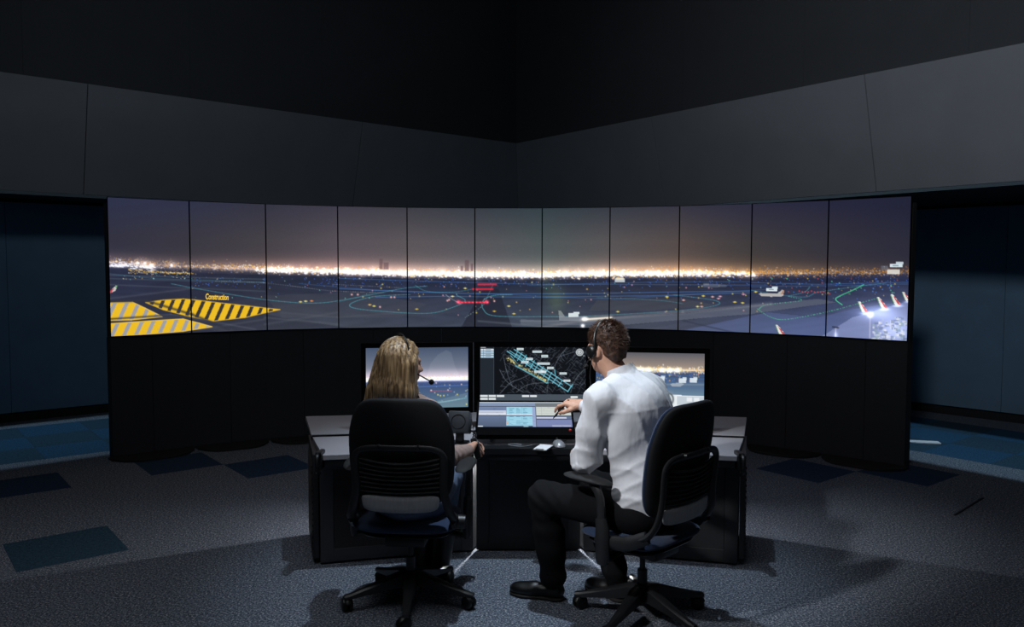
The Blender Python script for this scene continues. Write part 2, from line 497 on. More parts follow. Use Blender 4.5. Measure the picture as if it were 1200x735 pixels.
ZB, ZT = 2.42, 3.48                      # bulkhead lower and upper edge
CT = Vector((0.056, 11.788, 0))          # inner corner of the upper edge
def side(ang):
    e = Vector((math.cos(R(ang)), math.sin(R(ang)), 0)); n = Vector((-e.y, e.x, 0))
    if n.y < 0: n = -n
    return e, n
eL, nL = side(41.7); eR, nR = side(-52.9)
def meet(pa, ea, pb, eb):
    d = ea.x * eb.y - ea.y * eb.x; q = pb - pa
    return pa + ea * ((q.x * eb.y - q.y * eb.x) / d)
def quad_slab(name, A, B, C, D, th, nv, m, parent=None, kind=None, bev=0.0):
    """A,B lower edge, C,D upper edge; nv = outward offset direction of the back"""
    bm = bmesh.new()
    f = [bm.verts.new(p) for p in (A, B, C, D)]; g = [bm.verts.new(Vector(p) + nv * th) for p in (A, B, C, D)]
    bm.faces.new(f); bm.faces.new(g[::-1])
    for i in range(4): bm.faces.new((f[i], g[i], g[(i + 1) % 4], f[(i + 1) % 4]))
    if bev: bmesh.ops.bevel(bm, geom=list(bm.edges), offset=bev, segments=1, affect='EDGES')
    return obj(name, bm, m, parent, kind)
LEAN = 0.27
CB = meet(CT + nL * LEAN, eL, CT + nR * LEAN, eR)
def V3(p, z): return Vector((p.x, p.y, z))
FAR = 13.0
def bulkhead(sd, e, n, cuts, sg):
    # backing slab, then panels standing proud of it with open joints
    root = quad_slab('wall_bulkhead_' + sd, V3(CB + e * sg * 0.02 + n * .03, ZB + .01), V3(CB + e * sg * FAR + n * .03, ZB + .01),
                     V3(CT + e * sg * FAR + n * .03, ZT), V3(CT + n * .03, ZT), 0.04, n, 'soffit', None, 'structure')
    root['label'] = 'inclined grey bulkhead panelling above the curved screens'
    for a, b in zip(cuts, cuts[1:]):
        a2, b2 = a + .004, b - .004
        if a == 0: 
            p0, p3 = CB, CT
        else: p0, p3 = CB + e * sg * a2 , CT + e * sg * a2
        # keep the joints square to the edges
        off = (CB - CT).dot(e * sg)
        if a == 0: A, D = CB, CT
        else: A, D = CB + e * sg * (a2 - off), CT + e * sg * a2
        B, C = CB + e * sg * (b2 - off), CT + e * sg * b2
        quad_slab('panel', V3(A, ZB), V3(B, ZB), V3(C, ZT), V3(D, ZT), 0.03, n, 'band', root, None, 0.0015)
    return root
bulkhead('left', eL, nL, [0, 2.55, 5.65, 8.75, FAR], -1)
bulkhead('right', eR, nR, [0, 2.63, 5.29, 8.0, FAR], 1)
# dark upper walls rise from the upper edge of the bulkhead
for sd, e, n, sg in (('left', eL, nL, -1), ('right', eR, nR, 1)):
    up = quad_slab('wall_upper_' + sd, V3(CT + n * .05, ZT - .02), V3(CT + e * sg * FAR + n * .05, ZT - .02), V3(CT + e * sg * FAR + n * .05, 6.2), V3(CT + n * .05, 6.2), .05, n, 'soffit', None, 'structure')
    up['label'] = 'black upper wall above the bulkhead edge'
    st = 1.55
    for k in range(int(FAR / st) + 1):
        a, b = k * st + .001, min((k + 1) * st, FAR) - .001
        if b - a < .1: continue
        if k == 0: a = -0.06
        quad_slab('panel', V3(CT + e * sg * a + n * .012, ZT - .0), V3(CT + e * sg * b + n * .012, ZT - .0), V3(CT + e * sg * b + n * .012, 6.2), V3(CT + e * sg * a + n * .012, 6.2), .035, n, 'upper', up)
ce = obj('ceiling', bx((0, 6.0, 6.25), (26, 22, 0.1)), 'soffit', kind='structure'); ce['label'] = 'black ceiling'

# recess behind the bulkhead: back wall, dark soffit, and the hidden light slot
def recess(sd, off, slot_s, soff_b, dang, power):
    e0, n, sg = (eL, nL, -1) if sd == 'left' else (eR, nR, 1)
    base = CB
    pw = base + n * off
    e = e0 if not dang else (Matrix.Rotation(R(dang), 3, 'Z') @ e0)
    mid = pw + e0 * sg * (6.3 if sd == 'left' else 5.7)
    w0 = mid - e * sg * 6.3; w1 = mid + e * sg * 7
    n2 = Vector((-e.y, e.x, 0)); n2 = n2 if n2.y > 0 else -n2
    wl = quad_slab('wall_' + sd, V3(w0 + n2 * .03, 0), V3(w1 + n2 * .03, 0), V3(w1 + n2 * .03, 3.1), V3(w0 + n2 * .03, 3.1), .06, n2, 'soffit', None, 'structure')
    wl['label'] = 'blue panelled back wall behind the screens'
    L = (w1 - w0).length; k = 0; x = 0.35
    while x < L - .05:
        x1 = min(x + 1.22, L)
        d = (w1 - w0).normalized()
        quad_slab('panel', V3(w0 + d * (x + .002), .10), V3(w0 + d * (x1 - .002), .10), V3(w0 + d * (x1 - .002), ZB - .04), V3(w0 + d * (x + .002), ZB - .04), .025, n2, 'blue', wl)
        x = x1
    d = (w1 - w0).normalized()
    bb = quad_slab('baseboard_' + sd, V3(w0 - n2 * .004, 0), V3(w1 - n2 * .004, 0), V3(w1 - n2 * .004, .085), V3(w0 - n2 * .004, .085), .02, n2, 'soffit', None, 'structure')
    bb['label'] = 'black baseboard along the blue wall'
    # soffit from the slot back to the wall, slot cover above
    a0 = base + n * (slot_s + soff_b); b0 = a0 + e0 * sg * FAR
    so = obj('ceiling_soffit_' + sd, prism([(p.x, p.y) for p in (a0, b0, w1 + n2 * .02, w0 + n2 * .02)], ZB, ZB + .06), 'soffit', kind='structure')
    so['label'] = 'black soffit over the recess'
    c0 = base + n * 0.02; 
    cv = obj('ceiling_slot_' + sd, prism([(p.x, p.y) for p in (c0, c0 + e0 * sg * FAR, b0 + n * .5, a0 + n * .5)], ZB + .60, ZB + .64), 'soffit', kind='structure')
    cv['label'] = 'black cover over the light slot'
    # strip light in the slot
    l = bpy.data.lights.new('slot_strip_light', 'AREA'); l.shape = 'RECTANGLE'; l.size = 8.0; l.size_y = 0.02
    l.energy = power; l.color = (0.55, 0.80, 1.0)
    lo = bpy.data.objects.new('slot_strip_light', l); COL.objects.link(lo)
    c = base + n * slot_s + e0 * sg * 6.0
    lo.matrix_world = Matrix.Translation((c.x, c.y, ZB + .48)) @ Matrix.Rotation(math.atan2(e0.y, e0.x), 4, 'Z')
recess('left', 1.07, 0.325, 0.085, -2.0, 50)
recess('right', 2.25, 0.15, 0.20, 6.0, 62)

# thin pale slab lying on the carpet behind the video wall
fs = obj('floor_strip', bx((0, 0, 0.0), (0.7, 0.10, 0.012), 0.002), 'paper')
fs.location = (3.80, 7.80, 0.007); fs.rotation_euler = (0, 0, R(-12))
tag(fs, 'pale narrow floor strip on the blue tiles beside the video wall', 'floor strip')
fs2 = obj('floor_slot', bx((0, 0, 0), (.60, .014, .006), .001), 'footplate')
fs2.location = (3.26, 5.66, 0.0035); fs2.rotation_euler = (0, 0, R(43.7))
tag(fs2, 'short black slit strip in the grey carpet of the aisle', 'floor strip')
#@@VIDEO
# ================================================================== VIDEO WALL
JT = np.array([[124,230.7],[220.5,235.2],[310.7,238.7],[395.2,241.6],[476.4,242.9],[556.1,243.7],[635.3,243.7],[715.5,243.8],[797.1,242],[882.2,238.8],[972.3,234.6],[1067.7,229.1]])
JB = np.array([[130.7,394.7],[225.3,390.1],[314,387.2],[397.5,385],[477.5,383.7],[556.4,383.2],[634.3,383.7],[713.6,385.3],[794.4,387.5],[878.8,390.4],[967.4,394.6],[1064,400]])
PW, PH = 128, 226                        # picture points per display
def panorama():
    u = np.concatenate([np.linspace(i + .006, i + .994, PW) for i in range(11)])
    v = np.linspace(0.004, 0.996, PH)
    k = np.arange(12)
    tx, ty, bx_, by = (np.interp(u, k, a) for a in (JT[:, 0], JT[:, 1], JB[:, 0], JB[:, 1]))
    X = tx[None] + v[:, None] * (bx_ - tx)[None]; Y = ty[None] + v[:, None] * (by - ty)[None]
    C = Canvas(X, Y)
    kx = [124, 222, 311, 396, 476, 556, 635, 715, 800, 880, 970, 1067]
    hy = lambda x: np.interp(x, kx, [307, 313, 316, 318, 320, 321.5, 322, 321, 320.5, 321, 320.5, 320])
    HY = hy(X)
    def along(cols): 
        cols = np.array(cols, float); return np.stack([np.interp(X, kx, cols[:, c]) for c in range(3)], -1)
    top = along([(52,56,82),(54,57,80),(58,58,74),(68,66,80),(66,66,76),(58,64,74),(54,68,76),(56,62,74),(56,56,72),(48,48,70),(42,43,66),(36,38,60)])
    mid = along([(52,52,68),(60,58,68),(72,68,74),(92,84,92),(96,90,94),(92,90,96),(84,92,94),(92,88,90),(88,78,76),(66,62,64),(54,52,62),(44,44,60)])
    low = along([(66,60,74),(86,74,78),(128,100,98),(182,138,134),(184,152,146),(172,158,158),(168,158,152),(182,150,132),(176,134,102),(126,96,66),(84,68,58),(60,54,62)])
    t = (Y - JT[:, 1].mean()) / (HY - JT[:, 1].mean())
    t = np.clip(t, 0, 1)[..., None]
    top = top * .88; mid = mid * .95
    sky = np.where(t < .55, top + (mid - top) * (t / .55), mid + (low - mid) * np.clip((t - .55) / .45, 0, 1) ** 2.6)
    g0 = along([(46,52,84),(48,52,78),(40,46,70),(40,48,78),(42,50,82),(40,48,78),(40,48,74),(44,50,76),(44,48,72),(40,44,72),(36,42,72),(36,44,80)])
    g1 = along([(52,56,82),(46,50,70),(66,70,84),(66,72,86),(62,68,84),(60,70,88),(70,80,94),(66,72,88),(68,74,94),(70,82,112),(78,92,136),(120,132,178)])
    s = np.clip((Y - HY) / (388 - HY), 0, 1)[..., None]
    gnd = g0 + (g1 - g0) * s ** 1.0; gm = gnd.mean(-1, keepdims=True); gnd = gm + (gnd - gm) * .85; gnd = gnd * (.84 + .20 * s)
    C.I = np.where((Y < HY)[..., None], sky, gnd) / 255.0
    rs = np.random.RandomState(5)
    # soft mottling on the ground and a little grain
    C.I *= (1 + 0.05 * np.sin(X * .11 + 3 * np.sin(Y * .23)) * np.sin(Y * .31 + X * .03) * (Y > HY))[..., None]
    C.I *= 1 + rs.randn(*X.shape)[..., None] * 0.018
    # bigger ground shapes
    for p, c, a in [([(124,352),(190,342),(330,372),(420,386),(300,392),(130,396)], (40,44,58), .45),
                    ([(311,346),(420,342),(500,356),(470,372),(330,372)], (78,80,88), .30),
                    ([(540,384),(566,338),(584,338),(600,384)], (34,36,48), .65),
                    ([(476,352),(540,346),(548,362),(500,372),(430,366)], (72,74,86), .25),
                    ([(610,374),(640,376),(800,368),(900,356),(960,350),(980,354),(880,368),(720,382),(610,380)], (104,110,124), .55),
                    ([(700,352),(800,350),(840,358),(760,364),(690,364)], (78,80,84), .4),
                    ([(780,392),(900,366),(960,372),(1000,362),(1066,352),(1066,402),(880,394)], (92,106,156), .45),
                    ([(960,396),(1000,372),(1066,352),(1066,402)], (150,160,205), .55)]:
        C.poly(p, c, a)
    # haze over the horizon and the floodlit strip
    gl = np.interp(X, kx, [.55,.45,.75,1.0,1.05,1.05,1.05,1.0,.95,.55,.32,.22])
    C.add(np.exp(-((Y - HY + 3) / 8.0) ** 2) * gl * .26 * (Y < HY + 6), (255, 200, 165))
    C.add(np.exp(-((Y - HY - .2) / 2.3) ** 2) * .8 * np.interp(X, kx, [.25,.12,.42,.78,.86,.9,.92,.85,.66,.2,.06,.04]) * (1 + .35 * np.sin(X * .9) * np.sin(X * .37 + 1)), (255, 236, 214))
    # city lights
    for _ in range(5200):
        x = rs.uniform(124, 1066); y = hy(x) + rs.normal(-1.6, 2.6); q = rs.rand()
        c = (255, 170, 60) if q < .5 else (255, 225, 170) if q < .75 else (255, 255, 255) if q < .92 else (150, 180, 255)
        if x > 800 and q < .8: c = (255, 165, 50)
        C.dot(x, y, rs.uniform(.28, .62), c, rs.uniform(.3, .95) * float(np.interp(x, kx, [.5,.55,.8,.9,.9,1,1,1,1,.9,.75,.65])))
    for x in [160,168,176,200,318,330,340,356,378,404,410,424,437,455,470,480,503,518,539,553,560,577,590,611,636,662,678,693,706,722,741,764,776,795,808,821,832,852,872,884]:
        y = float(hy(x)) - rs.uniform(-2, 2.5)
        C.glow(x, y, rs.uniform(1.1, 2.6), rs.uniform(1.0, 1.8), (255, 248, 240), .8)
        C.glow(x, y, 6, 5, (255, 220, 190), .22)
    for x0, x1, y in [(126,170,311),(150,222,319.5),(224,310,311),(270,330,313),(560,600,321),(604,700,323),(700,800,324),(640,720,322.5),(476,556,322)]:
        for x in np.linspace(x0, x1, int((x1 - x0) / 2.2)):
            C.dot(x, y + rs.uniform(-1.1, 1.1), rs.uniform(.4, .9), [(255,200,80),(255,240,200),(255,255,255)][rs.randint(3)], .8)
    for _ in range(1500):
        x = rs.uniform(300, 885) if rs.rand() < .8 else rs.uniform(124, 1060)
        k = float(np.interp(x, kx, [.6,.4,.8,1,1,1,1,1,1,.7,.35,.25]))
        C.glow(x, float(hy(x)) + rs.normal(.3, 2.0), rs.uniform(.5, 1.5), rs.uniform(.45, 1.0), [(255,214,130),(255,240,210),(255,255,255),(225,232,255)][rs.randint(4)], rs.uniform(.25, .7) * k)
    # white apron lights on the left
    for _ in range(60): x = rs.uniform(126, 180); y = 306 + (x - 126) * .13 + rs.normal(2, 2.2); C.line([(x, y), (x + rs.uniform(1, 4), y + .4)], rs.uniform(.3, .7), (240, 240, 255), .8)
    C.glow(140, 311, 14, 2.2, (235, 235, 255), .55); C.glow(172, 313, 12, 1.8, (255, 240, 225), .45)
    for x in np.linspace(150, 226, 60): C.dot(x, 316.5 + (x - 150) * .045 + rs.uniform(-1, 1), rs.uniform(.4, .9), [(255, 190, 50), (255, 215, 110)][rs.randint(2)], .85)
    for _ in range(40): x = rs.uniform(140, 230); C.dot(x, 320 + rs.uniform(0, 7), rs.uniform(.3, .6), [(220, 235, 255), (120, 220, 200), (255, 210, 120)][rs.randint(3)], .8)
    for y0, y1, c_ in ((322, 327, (96, 120, 130)), (326, 331, (90, 110, 124)), (333, 341, (92, 100, 112))): C.line([(124, y0), (311, y1)], .8, c_, .35)
    for x0, y0, x1, y1, a_ in ((124, 350, 222, 338, .3), (311, 372, 396, 380, .35), (311, 380, 396, 366, .25), (330, 366, 396, 372, .25), (232, 386, 311, 374, .3), (396, 372, 476, 366, .2)): C.line([(x0, y0), (x1, y1)], 1.3, (96, 100, 112), a_)
    # towers in the haze
    for x, w_, h_ in [(446,4,13),(452,6,9),(541,3,7),(547,5,14),(553,3,10),(1046,4,9)]:
        C.rect(x - w_ / 2, float(hy(x)) - h_ - 3, x + w_ / 2, float(hy(x)) - 4, (96, 72, 78), .55, 1.2)
    # blue, teal and red airfield lights
    def scatter(n, x0, x1, y0, y1, cols, r0=.28, r1=.6, a=.75):
        for _ in range(n): C.dot(rs.uniform(x0, x1), rs.uniform(y0, y1), rs.uniform(r0, r1), cols[rs.randint(len(cols))], a)
    scatter(420, 222, 1066, 324.5, 336, [(70,120,255),(90,150,255),(60,110,230)])
    scatter(130, 222, 1066, 325, 350, [(80,140,255),(255,220,120),(150,255,220),(255,150,160)])
    scatter(60, 400, 900, 330, 370, [(255,230,110),(255,200,90),(255,170,180)], .5, 1.0)
    scatter(50, 900, 1060, 326, 345, [(80,150,255),(255,210,90),(90,230,170),(255,90,80)], .5, .9)
    B1 = (74, 122, 190); TE = (78, 158, 172)
    for pts, c, a, d in [
        ([(396,326),(520,330),(640,333),(800,334),(900,334)], B1, .55, None), ([(396,338),(470,341),(560,344),(700,344),(880,341)], B1, .75, None),
        ([(440,348),(520,347),(640,348),(760,347),(880,343)], B1, .7, None), ([(350,332),(440,340),(520,343)], B1, .4, None),
        ([(880,331),(960,333),(1066,330)], B1, .6, None), ([(880,336),(1000,334),(1066,332)], B1, .5, None),
        ([(555,343),(720,351),(830,344),(900,339)], B1, .45, None), ([(620,334),(760,331),(880,330)], B1, .5, None),
        ([(252,329),(310,331),(390,341)], (200,205,215), .45, 2.0), ([(390,341),(450,343)], (210,205,205), .5, 2.0), ([(390,333),(470,337)], (210,205,205), .4, 2.0),
        (curve2([(200,332),(260,343),(320,352),(370,355),(410,350),(470,338),(500,335)]), TE, .65, None),
        (curve2([(480,345),(440,347),(414,354),(412,360),(440,364),(500,367),(530,360),(545,352),(535,346)]), TE, .65, None),
        (curve2([(545,372),(565,358),(572,345),(578,332)]), (150,190,190), .45, 2.2),
        (curve2([(600,345),(578,346),(566,352),(566,362),(580,370),(640,371),(680,371)]), TE, .75, None),
        (curve2([(680,371),(740,368),(800,364),(840,358),(838,352),(790,346)]), TE, .55, None),
        (curve2([(700,349),(770,352),(800,356)]), TE, .4, None), (curve2([(880,340),(940,348),(960,342),(1000,336),(1040,331)]), TE, .5, None),
        (curve2([(486,334),(500,341),(530,342),(556,338)]), TE, .45, None), ([(124,320),(180,326),(311,330)], TE, .35, None),
        ([(396,354),(440,342)], TE, .35, None), (curve2([(890,362),(900,357),(940,352),(925,347)]), (90,220,170), .5, 2.6),
        (curve2([(925,347),(944,342),(950,336)]), TE, .5, None),
        (curve2([(1014,333),(1000,340),(984,347),(980,351),(988,357)]), (80,230,160), .85, None),
        (curve2([(888,362),(905,372),(925,374),(975,364),(1030,349)]), (90,220,150), .6, 3.0),
        (curve2([(522,345),(529,350),(540,356)]), (200,200,210), .5, 1.6)]:
        C.line(pts, .48, c, a * .85, d)
    # long paler paths
    for pts, c, a, wd in [([(560,376),(700,388)], (120,126,138), .35, 1.2), ([(620,386),(680,376),(800,366),(905,356)], (150,150,155), .35, 2.0), ([(800,376),(870,392)], (50,56,72), .6, 1.0), ([(700,372),(740,384)], (50,56,72), .4, 1.0), ([(124,360),(270,388)], (64,66,78), .7, 3.0), ([(130,374),(200,368),(300,386)], (96,100,116), .4, 1.0)]:
        C.line(pts, wd, c, a)
    # red stop bars
    for x0, x1, y in [(537, 571, 354), (554, 577, 338.5), (560, 581, 333)]:
        C.line([(x0, y), (x1, y)], 1.1, (235, 40, 60), .95)
    for x in np.linspace(537, 571, 9): C.dot(x, 354, .8, (255, 110, 130), .9)
    for x in (537, 570): C.glow(x, 353.5, 2.4, 2, (255, 40, 60), .8)
    for x0, x1, y in [(938, 966, 341.5)]:
        for x in np.linspace(x0, x1, 9): C.dot(x, y + rs.uniform(-.6, .6), .8, (240, 70, 70), .9)
    for x, y in [(412,345),(419,345),(458,348),(462,348),(579,352.5),(445,359.5),(524,352),(526,351)]: C.dot(x, y, 1.1, (255, 190, 190), .95)
    for x, y, c in [(352,353.5,(255,220,90)),(358,352.8,(255,240,150)),(365,352.5,(255,150,80)),(433,357,(255,200,70)),(438,358.5,(255,240,120)),(545,337.5,(255,235,130)),(596,358.5,(255,235,140)),(530,347,(255,240,160)),(579,364.5,(230,190,70)),(602,367.5,(240,210,80)),(488,362,(220,190,80)),
                    (782,348,(255,235,90)),(825,347,(255,230,90)),(845,347.5,(255,180,200)),(871,355,(255,230,80)),(862,354,(255,230,90)),(818,359.5,(255,240,120)),(823,359.5,(255,180,150)),(801,352,(255,190,180)),(724,365.5,(235,220,80)),(843,350,(255,180,190)),(836,348,(255,190,190)),(872,345,(255,160,180)),(886,342,(255,230,90))]:
        C.dot(x, y, .95, c, .95); C.line([(x - 1.8, y), (x + 1.8, y)], .45, c, .7)
    # aircraft taxiing and standing, with their bright label boxes
    C.poly([(654,364),(657,364),(662,371),(655,372)], (150,155,160), .7)
    C.poly([(655,371),(688,371),(692,374),(686,376),(655,376)], (140,146,156), .75)
    C.line([(610,376),(654,376)], 1.2, (120,128,140), .5)
    for w_, a in ((1.0, .9), (2.6, .35)): C.line([(684,374.5),(716,372.5)], w_, (255, 244, 225), a)
    C.glow(685, 374, 3, 2, (255, 245, 230), .8); C.glow(683, 382, 2.2, 2, (255, 250, 240), 1.0)
    C.rect(666, 367, 678, 371.5, (214, 224, 228)); C.rect(672, 365.5, 679, 368, (214, 224, 228))
    C.rect(720.5, 326.5, 732.5, 331, (214, 220, 224), .85); C.rect(722, 325.5, 731, 328, (250, 236, 200), .8)
    C.poly([(822,335),(828,333),(850,333.5),(854,335),(850,336.6),(826,336.8)], (120, 128, 146), .45); C.rect(825, 332, 832, 334.5, (150, 158, 170), .4)
    C.poly([(890,344.5),(892,343.2),(912,344),(918,339.5),(920.5,340),(919,347),(905,347.6),(893,346.8)], (210, 204, 200), .8)
    C.poly([(916,344.5),(919,339.8),(920.5,340),(919,345)], (170, 120, 96), .8)
    C.rect(899, 337.5, 912, 341.2, (226, 238, 244), .95); C.rect(906, 335.5, 912.5, 338.2, (226, 238, 244), .9)
    C.rect(1044, 308.5, 1058, 312.5, (216, 232, 240), .95); C.rect(1051, 306, 1059, 309, (216, 232, 240), .85)
    C.rect(1041, 315, 1055, 320.5, (232, 228, 220), .85); C.rect(1034, 311, 1042, 316, (120, 126, 140), .5)
    C.rect(902, 338.6, 908, 339.8, (90, 110, 130), .7); C.rect(1047, 309.8, 1054, 311.2, (90, 110, 130), .7)
    # tail fins
    def fin(x, y, s):
        P = lambda q: [(x + a * s, y + b * s) for a, b in q]
        C.poly(P([(0,0),(3,-.2),(13,12.5),(6,13),(2.2,6)]), (232, 232, 228), .95)
        C.poly(P([(0,0),(1.0,-.1),(5.6,13),(4.2,12)]), (80, 140, 90), .8)
        C.poly(P([(3,1.2),(5,2.8),(13,12.5),(9.5,12.7)]), (196, 60, 60), .9)
        C.glow(x + 9 * s, y + 14 * s, 5 * s, 1.6 * s, (200, 215, 255), .6)
    fin(909.5, 381, .95); fin(1006.5, 353, 1.0); fin(1029, 348, 1.0); fin(1044.5, 344.5, .95); fin(1057.5, 341.5, .8)
    C.poly([(127,343),(135,334.5),(137.5,334),(135,340),(130,343)], (214, 214, 210), .9); C.poly([(127,343.5),(131,338.5),(134,338),(130,343)], (200, 50, 60), .9); C.poly([(134.5,335),(137.5,334),(136,338)], (80, 150, 90), .8)
    # floodlit stands on the right
    C.glow(1030, 366, 22, 9, (190, 205, 255), .45); C.glow(1050, 386, 18, 14, (200, 212, 255), .35)
    for _ in range(130):
        x = rs.uniform(1022, 1063); y = rs.uniform(371, 398)
        if (x - 1022) * .5 + (y - 371) < 8: continue
        ww, hh = rs.uniform(1.5, 5), rs.uniform(1, 4)
        C.rect(x, y, x + ww, y + hh, [(238,240,248),(196,210,230),(120,136,166),(140,166,176),(110,124,160),(232,236,246)][rs.randint(6)], .6)
    C.line([(1021,396),(1021.5,372)], .5, (220, 220, 235), .8); C.glow(1021.5, 368.5, 3, 3, (255, 255, 255), .9)
    C.line([(979.5,394),(980,384)], .5, (220, 220, 230), .8); C.line([(976,383),(983,384)], .9, (40, 44, 56), .9); C.glow(980, 393, 2.5, 4, (180, 190, 230), .4)
    # greenish lens ghost on the seventh display
    C.glow(652, 350, 10, 16, (70, 90, 20), .28); C.glow(640, 330, 9, 22, (40, 60, 20), .18)
    # yellow hatched construction areas
    cr = lambda q: [(100 + a / 3.75, 220 + b / 3.75) for a, b in q]
    A = cr([(262,503),(340,492),(430,487),(480,491),(600,506),(720,519),(855,535),(700,570),(560,585),(440,560),(340,535)])
    Bp = cr([(100,505),(205,502),(260,528),(335,565),(200,580),(100,583)])
    Cp = cr([(100,598),(200,590),(430,575),(500,594),(555,610),(430,630),(100,657)])
    for P, per, dk, dark in ((A, 12.0, 4.6, (40, 42, 54)), (Bp, 13.4, 4.8, (150, 156, 176)), (Cp, 13.4, 4.8, (150, 156, 176))):
        C.poly(P, (243, 193, 36), .97)
        w_ = C.win(min(p[0] for p in P), max(p[0] for p in P), min(p[1] for p in P), max(p[1] for p in P))
        S = C.sub(w_); msk = C.polymask(P, w_)
        st = ((S.X + .42 * S.Y) % per) < dk
        S.blend(msk * st * .92, dark)
        C.line(P + [P[0]], .55, (225, 178, 50), .9)
    for P in (Bp, Cp):
        C.line(P + [P[0]], .5, (250, 214, 110), .6)
    C.line([(124, 374), (190, 369.5), (222, 372)], 1.2, (56, 58, 70), .8); C.line([(124, 353), (170, 352), (225, 368), (268, 386)], 1.6, (50, 52, 64), .75)
    return C.linear()
PAN = panorama()

CX, CY, RAD, ROT = -0.23230, 3.31121, 4.94755, 0.0393742
DW, DH, DZ = 0.685, 1.215, 1.70 - 0.62004
STEP = 2 * math.asin(DW / 2 / RAD)
def arc(k, r=RAD):
    a = ROT + (k - 5.5) * STEP
    return Vector((CX + r * math.sin(a), CY + r * math.cos(a), 0))
dl = ['tall display showing pale striped yellow blocks and a red tail fin at its edge',
      'tall display with the word Construction above a yellow hatched area',
      'tall display showing only the pointed end of the yellow hatched area',
      'tall display with purple city glow, between the hatched point and the red stop bars',
      'tall display with a looping teal taxiway and the first half of the red stop bar',
      'tall display with two short red bars above the second half of the long stop bar',
      'tall greenish display showing a landing aircraft with bright headlights',
      'tall display with one small label box just under the floodlit skyline',
      'tall display with a faint grey aircraft outline and scattered yellow runway lights',
      'tall display showing a white airliner with a label box and a single tail fin below',
      'tall display showing four striped tail fins and a floodlit terminal']
for i in range(11):
    a, b = arc(i), arc(i + 1)
    mid = (a + b) / 2; d = (b - a).normalized(); rz = math.atan2(d.y, d.x)
    t = thing('display_panel', dl[i], 'display', (mid.x, mid.y, DZ), rz, 'displays of the curved video wall')
    W2 = (b - a).length / 2 - .0015
    obj('housing', bx((0, .035, DH / 2), (2 * W2 - .03, .07, DH - .03), .004), 'black', t)
    bz = bmesh.new(); bw = .0045
    for c_, s_ in (((-W2 + bw / 2, .008, DH / 2), (bw, .022, DH)), ((W2 - bw / 2, .008, DH / 2), (bw, .022, DH)),
                   ((0, .008, bw / 2), (2 * W2 - 2 * bw, .022, bw)), ((0, .008, DH - bw / 2), (2 * W2 - 2 * bw, .022, bw))):
        box(bz, c_, s_)
    obj('bezel', bz, 'bezel', t)
    img = PAN[:, i * PW:(i + 1) * PW]
    me = screen_mesh('screen', img, (-W2 + bw, -.001, DH - bw), (W2 - bw, -.001, DH - bw), (-W2 + bw, -.001, bw))
    mobj('screen', me, 'picture', t)
    if i == 1:
        for dx, dz, dy, mm in ((0.0016, -0.0016, -.0018, emit('lettering_shadow', srgb(30, 28, 30), 1.0)), (0, 0, -.0028, emit('lettering_yellow', srgb(240, 196, 60), 1.0))):
            cu = bpy.data.curves.new('lettering', 'FONT'); cu.body = 'Construction'; cu.size = .074; cu.space_character = .94; cu.offset = .0022
            tmp = bpy.data.objects.new('tmp_text', cu); COL.objects.link(tmp)
            bpy.context.view_layer.update()
            me = bpy.data.meshes.new_from_object(tmp.evaluated_get(bpy.context.evaluated_depsgraph_get()))
            bpy.data.objects.remove(tmp)
            xs = [v.co.x for v in me.vertices]; sx = .206 / (max(xs) - min(xs))
            for v in me.vertices: v.co = Vector(((v.co.x - min(xs)) * sx, 0, v.co.y))
            o = mobj('lettering', me, mm, t)
            o.location = (-W2 + .124 + dx, dy, .312 + dz); o.rotation_euler = (0, R(3.2), 0)

# plinth under the displays
pl = thing('video_wall_plinth', 'black curved plinth carrying the row of tall displays', 'plinth', (CX, CY + RAD, 0))
def arcslab(name, k0, k1, r0, r1, z0, z1, m, n=4, bev=0.0):
    base = Vector((CX, CY + RAD, 0))
    inn = [arc(k0 + (k1 - k0) * q / n, r0) - base for q in range(n + 1)]; out = [arc(k1 + (k0 - k1) * q / n, r1) - base for q in range(n + 1)]
    return obj(name, prism([(p.x, p.y) for p in inn + out], z0, z1, bev), m, pl)
ks = [0.0] + [i + .5 for i in range(11)] + [11.0]
for a, b in zip(ks, ks[1:]):
    arcslab('plinth_panel', a + .003, b - .003, RAD + .012, RAD + .13, 0.0, DZ - .012, 'plinth', 2)
arcslab('top_rail', 0.0, 11.0, RAD + .02, RAD + .10, DZ - .012, DZ - .002, 'footplate', 22)
arcslab('back_frame', 0.02, 10.98, RAD + .075, RAD + .16, DZ - .01, DZ + DH - .05, 'footplate', 22)
for i in range(11):                                   # bowed black feet in front of the plinth
    base = Vector((CX, CY + RAD, 0)); n = 10; pts = []
    k0, k1 = i + .02, i + .98
    if i == 0: k0 = -.06
    if i == 10: k1 = 11.06
    for q in range(n + 1):
        u = q / n; bow = .09 + .20 * (1 - (2 * u - 1) ** 4)
        pts.append(arc(k0 + (k1 - k0) * u, RAD - bow) - base)
    pts += [arc(k1, RAD + .008) - base, arc(k0, RAD + .008) - base]
    obj('foot_plate', prism([(p.x, p.y) for p in pts], 0.001, 0.022, .003), 'footplate', pl)

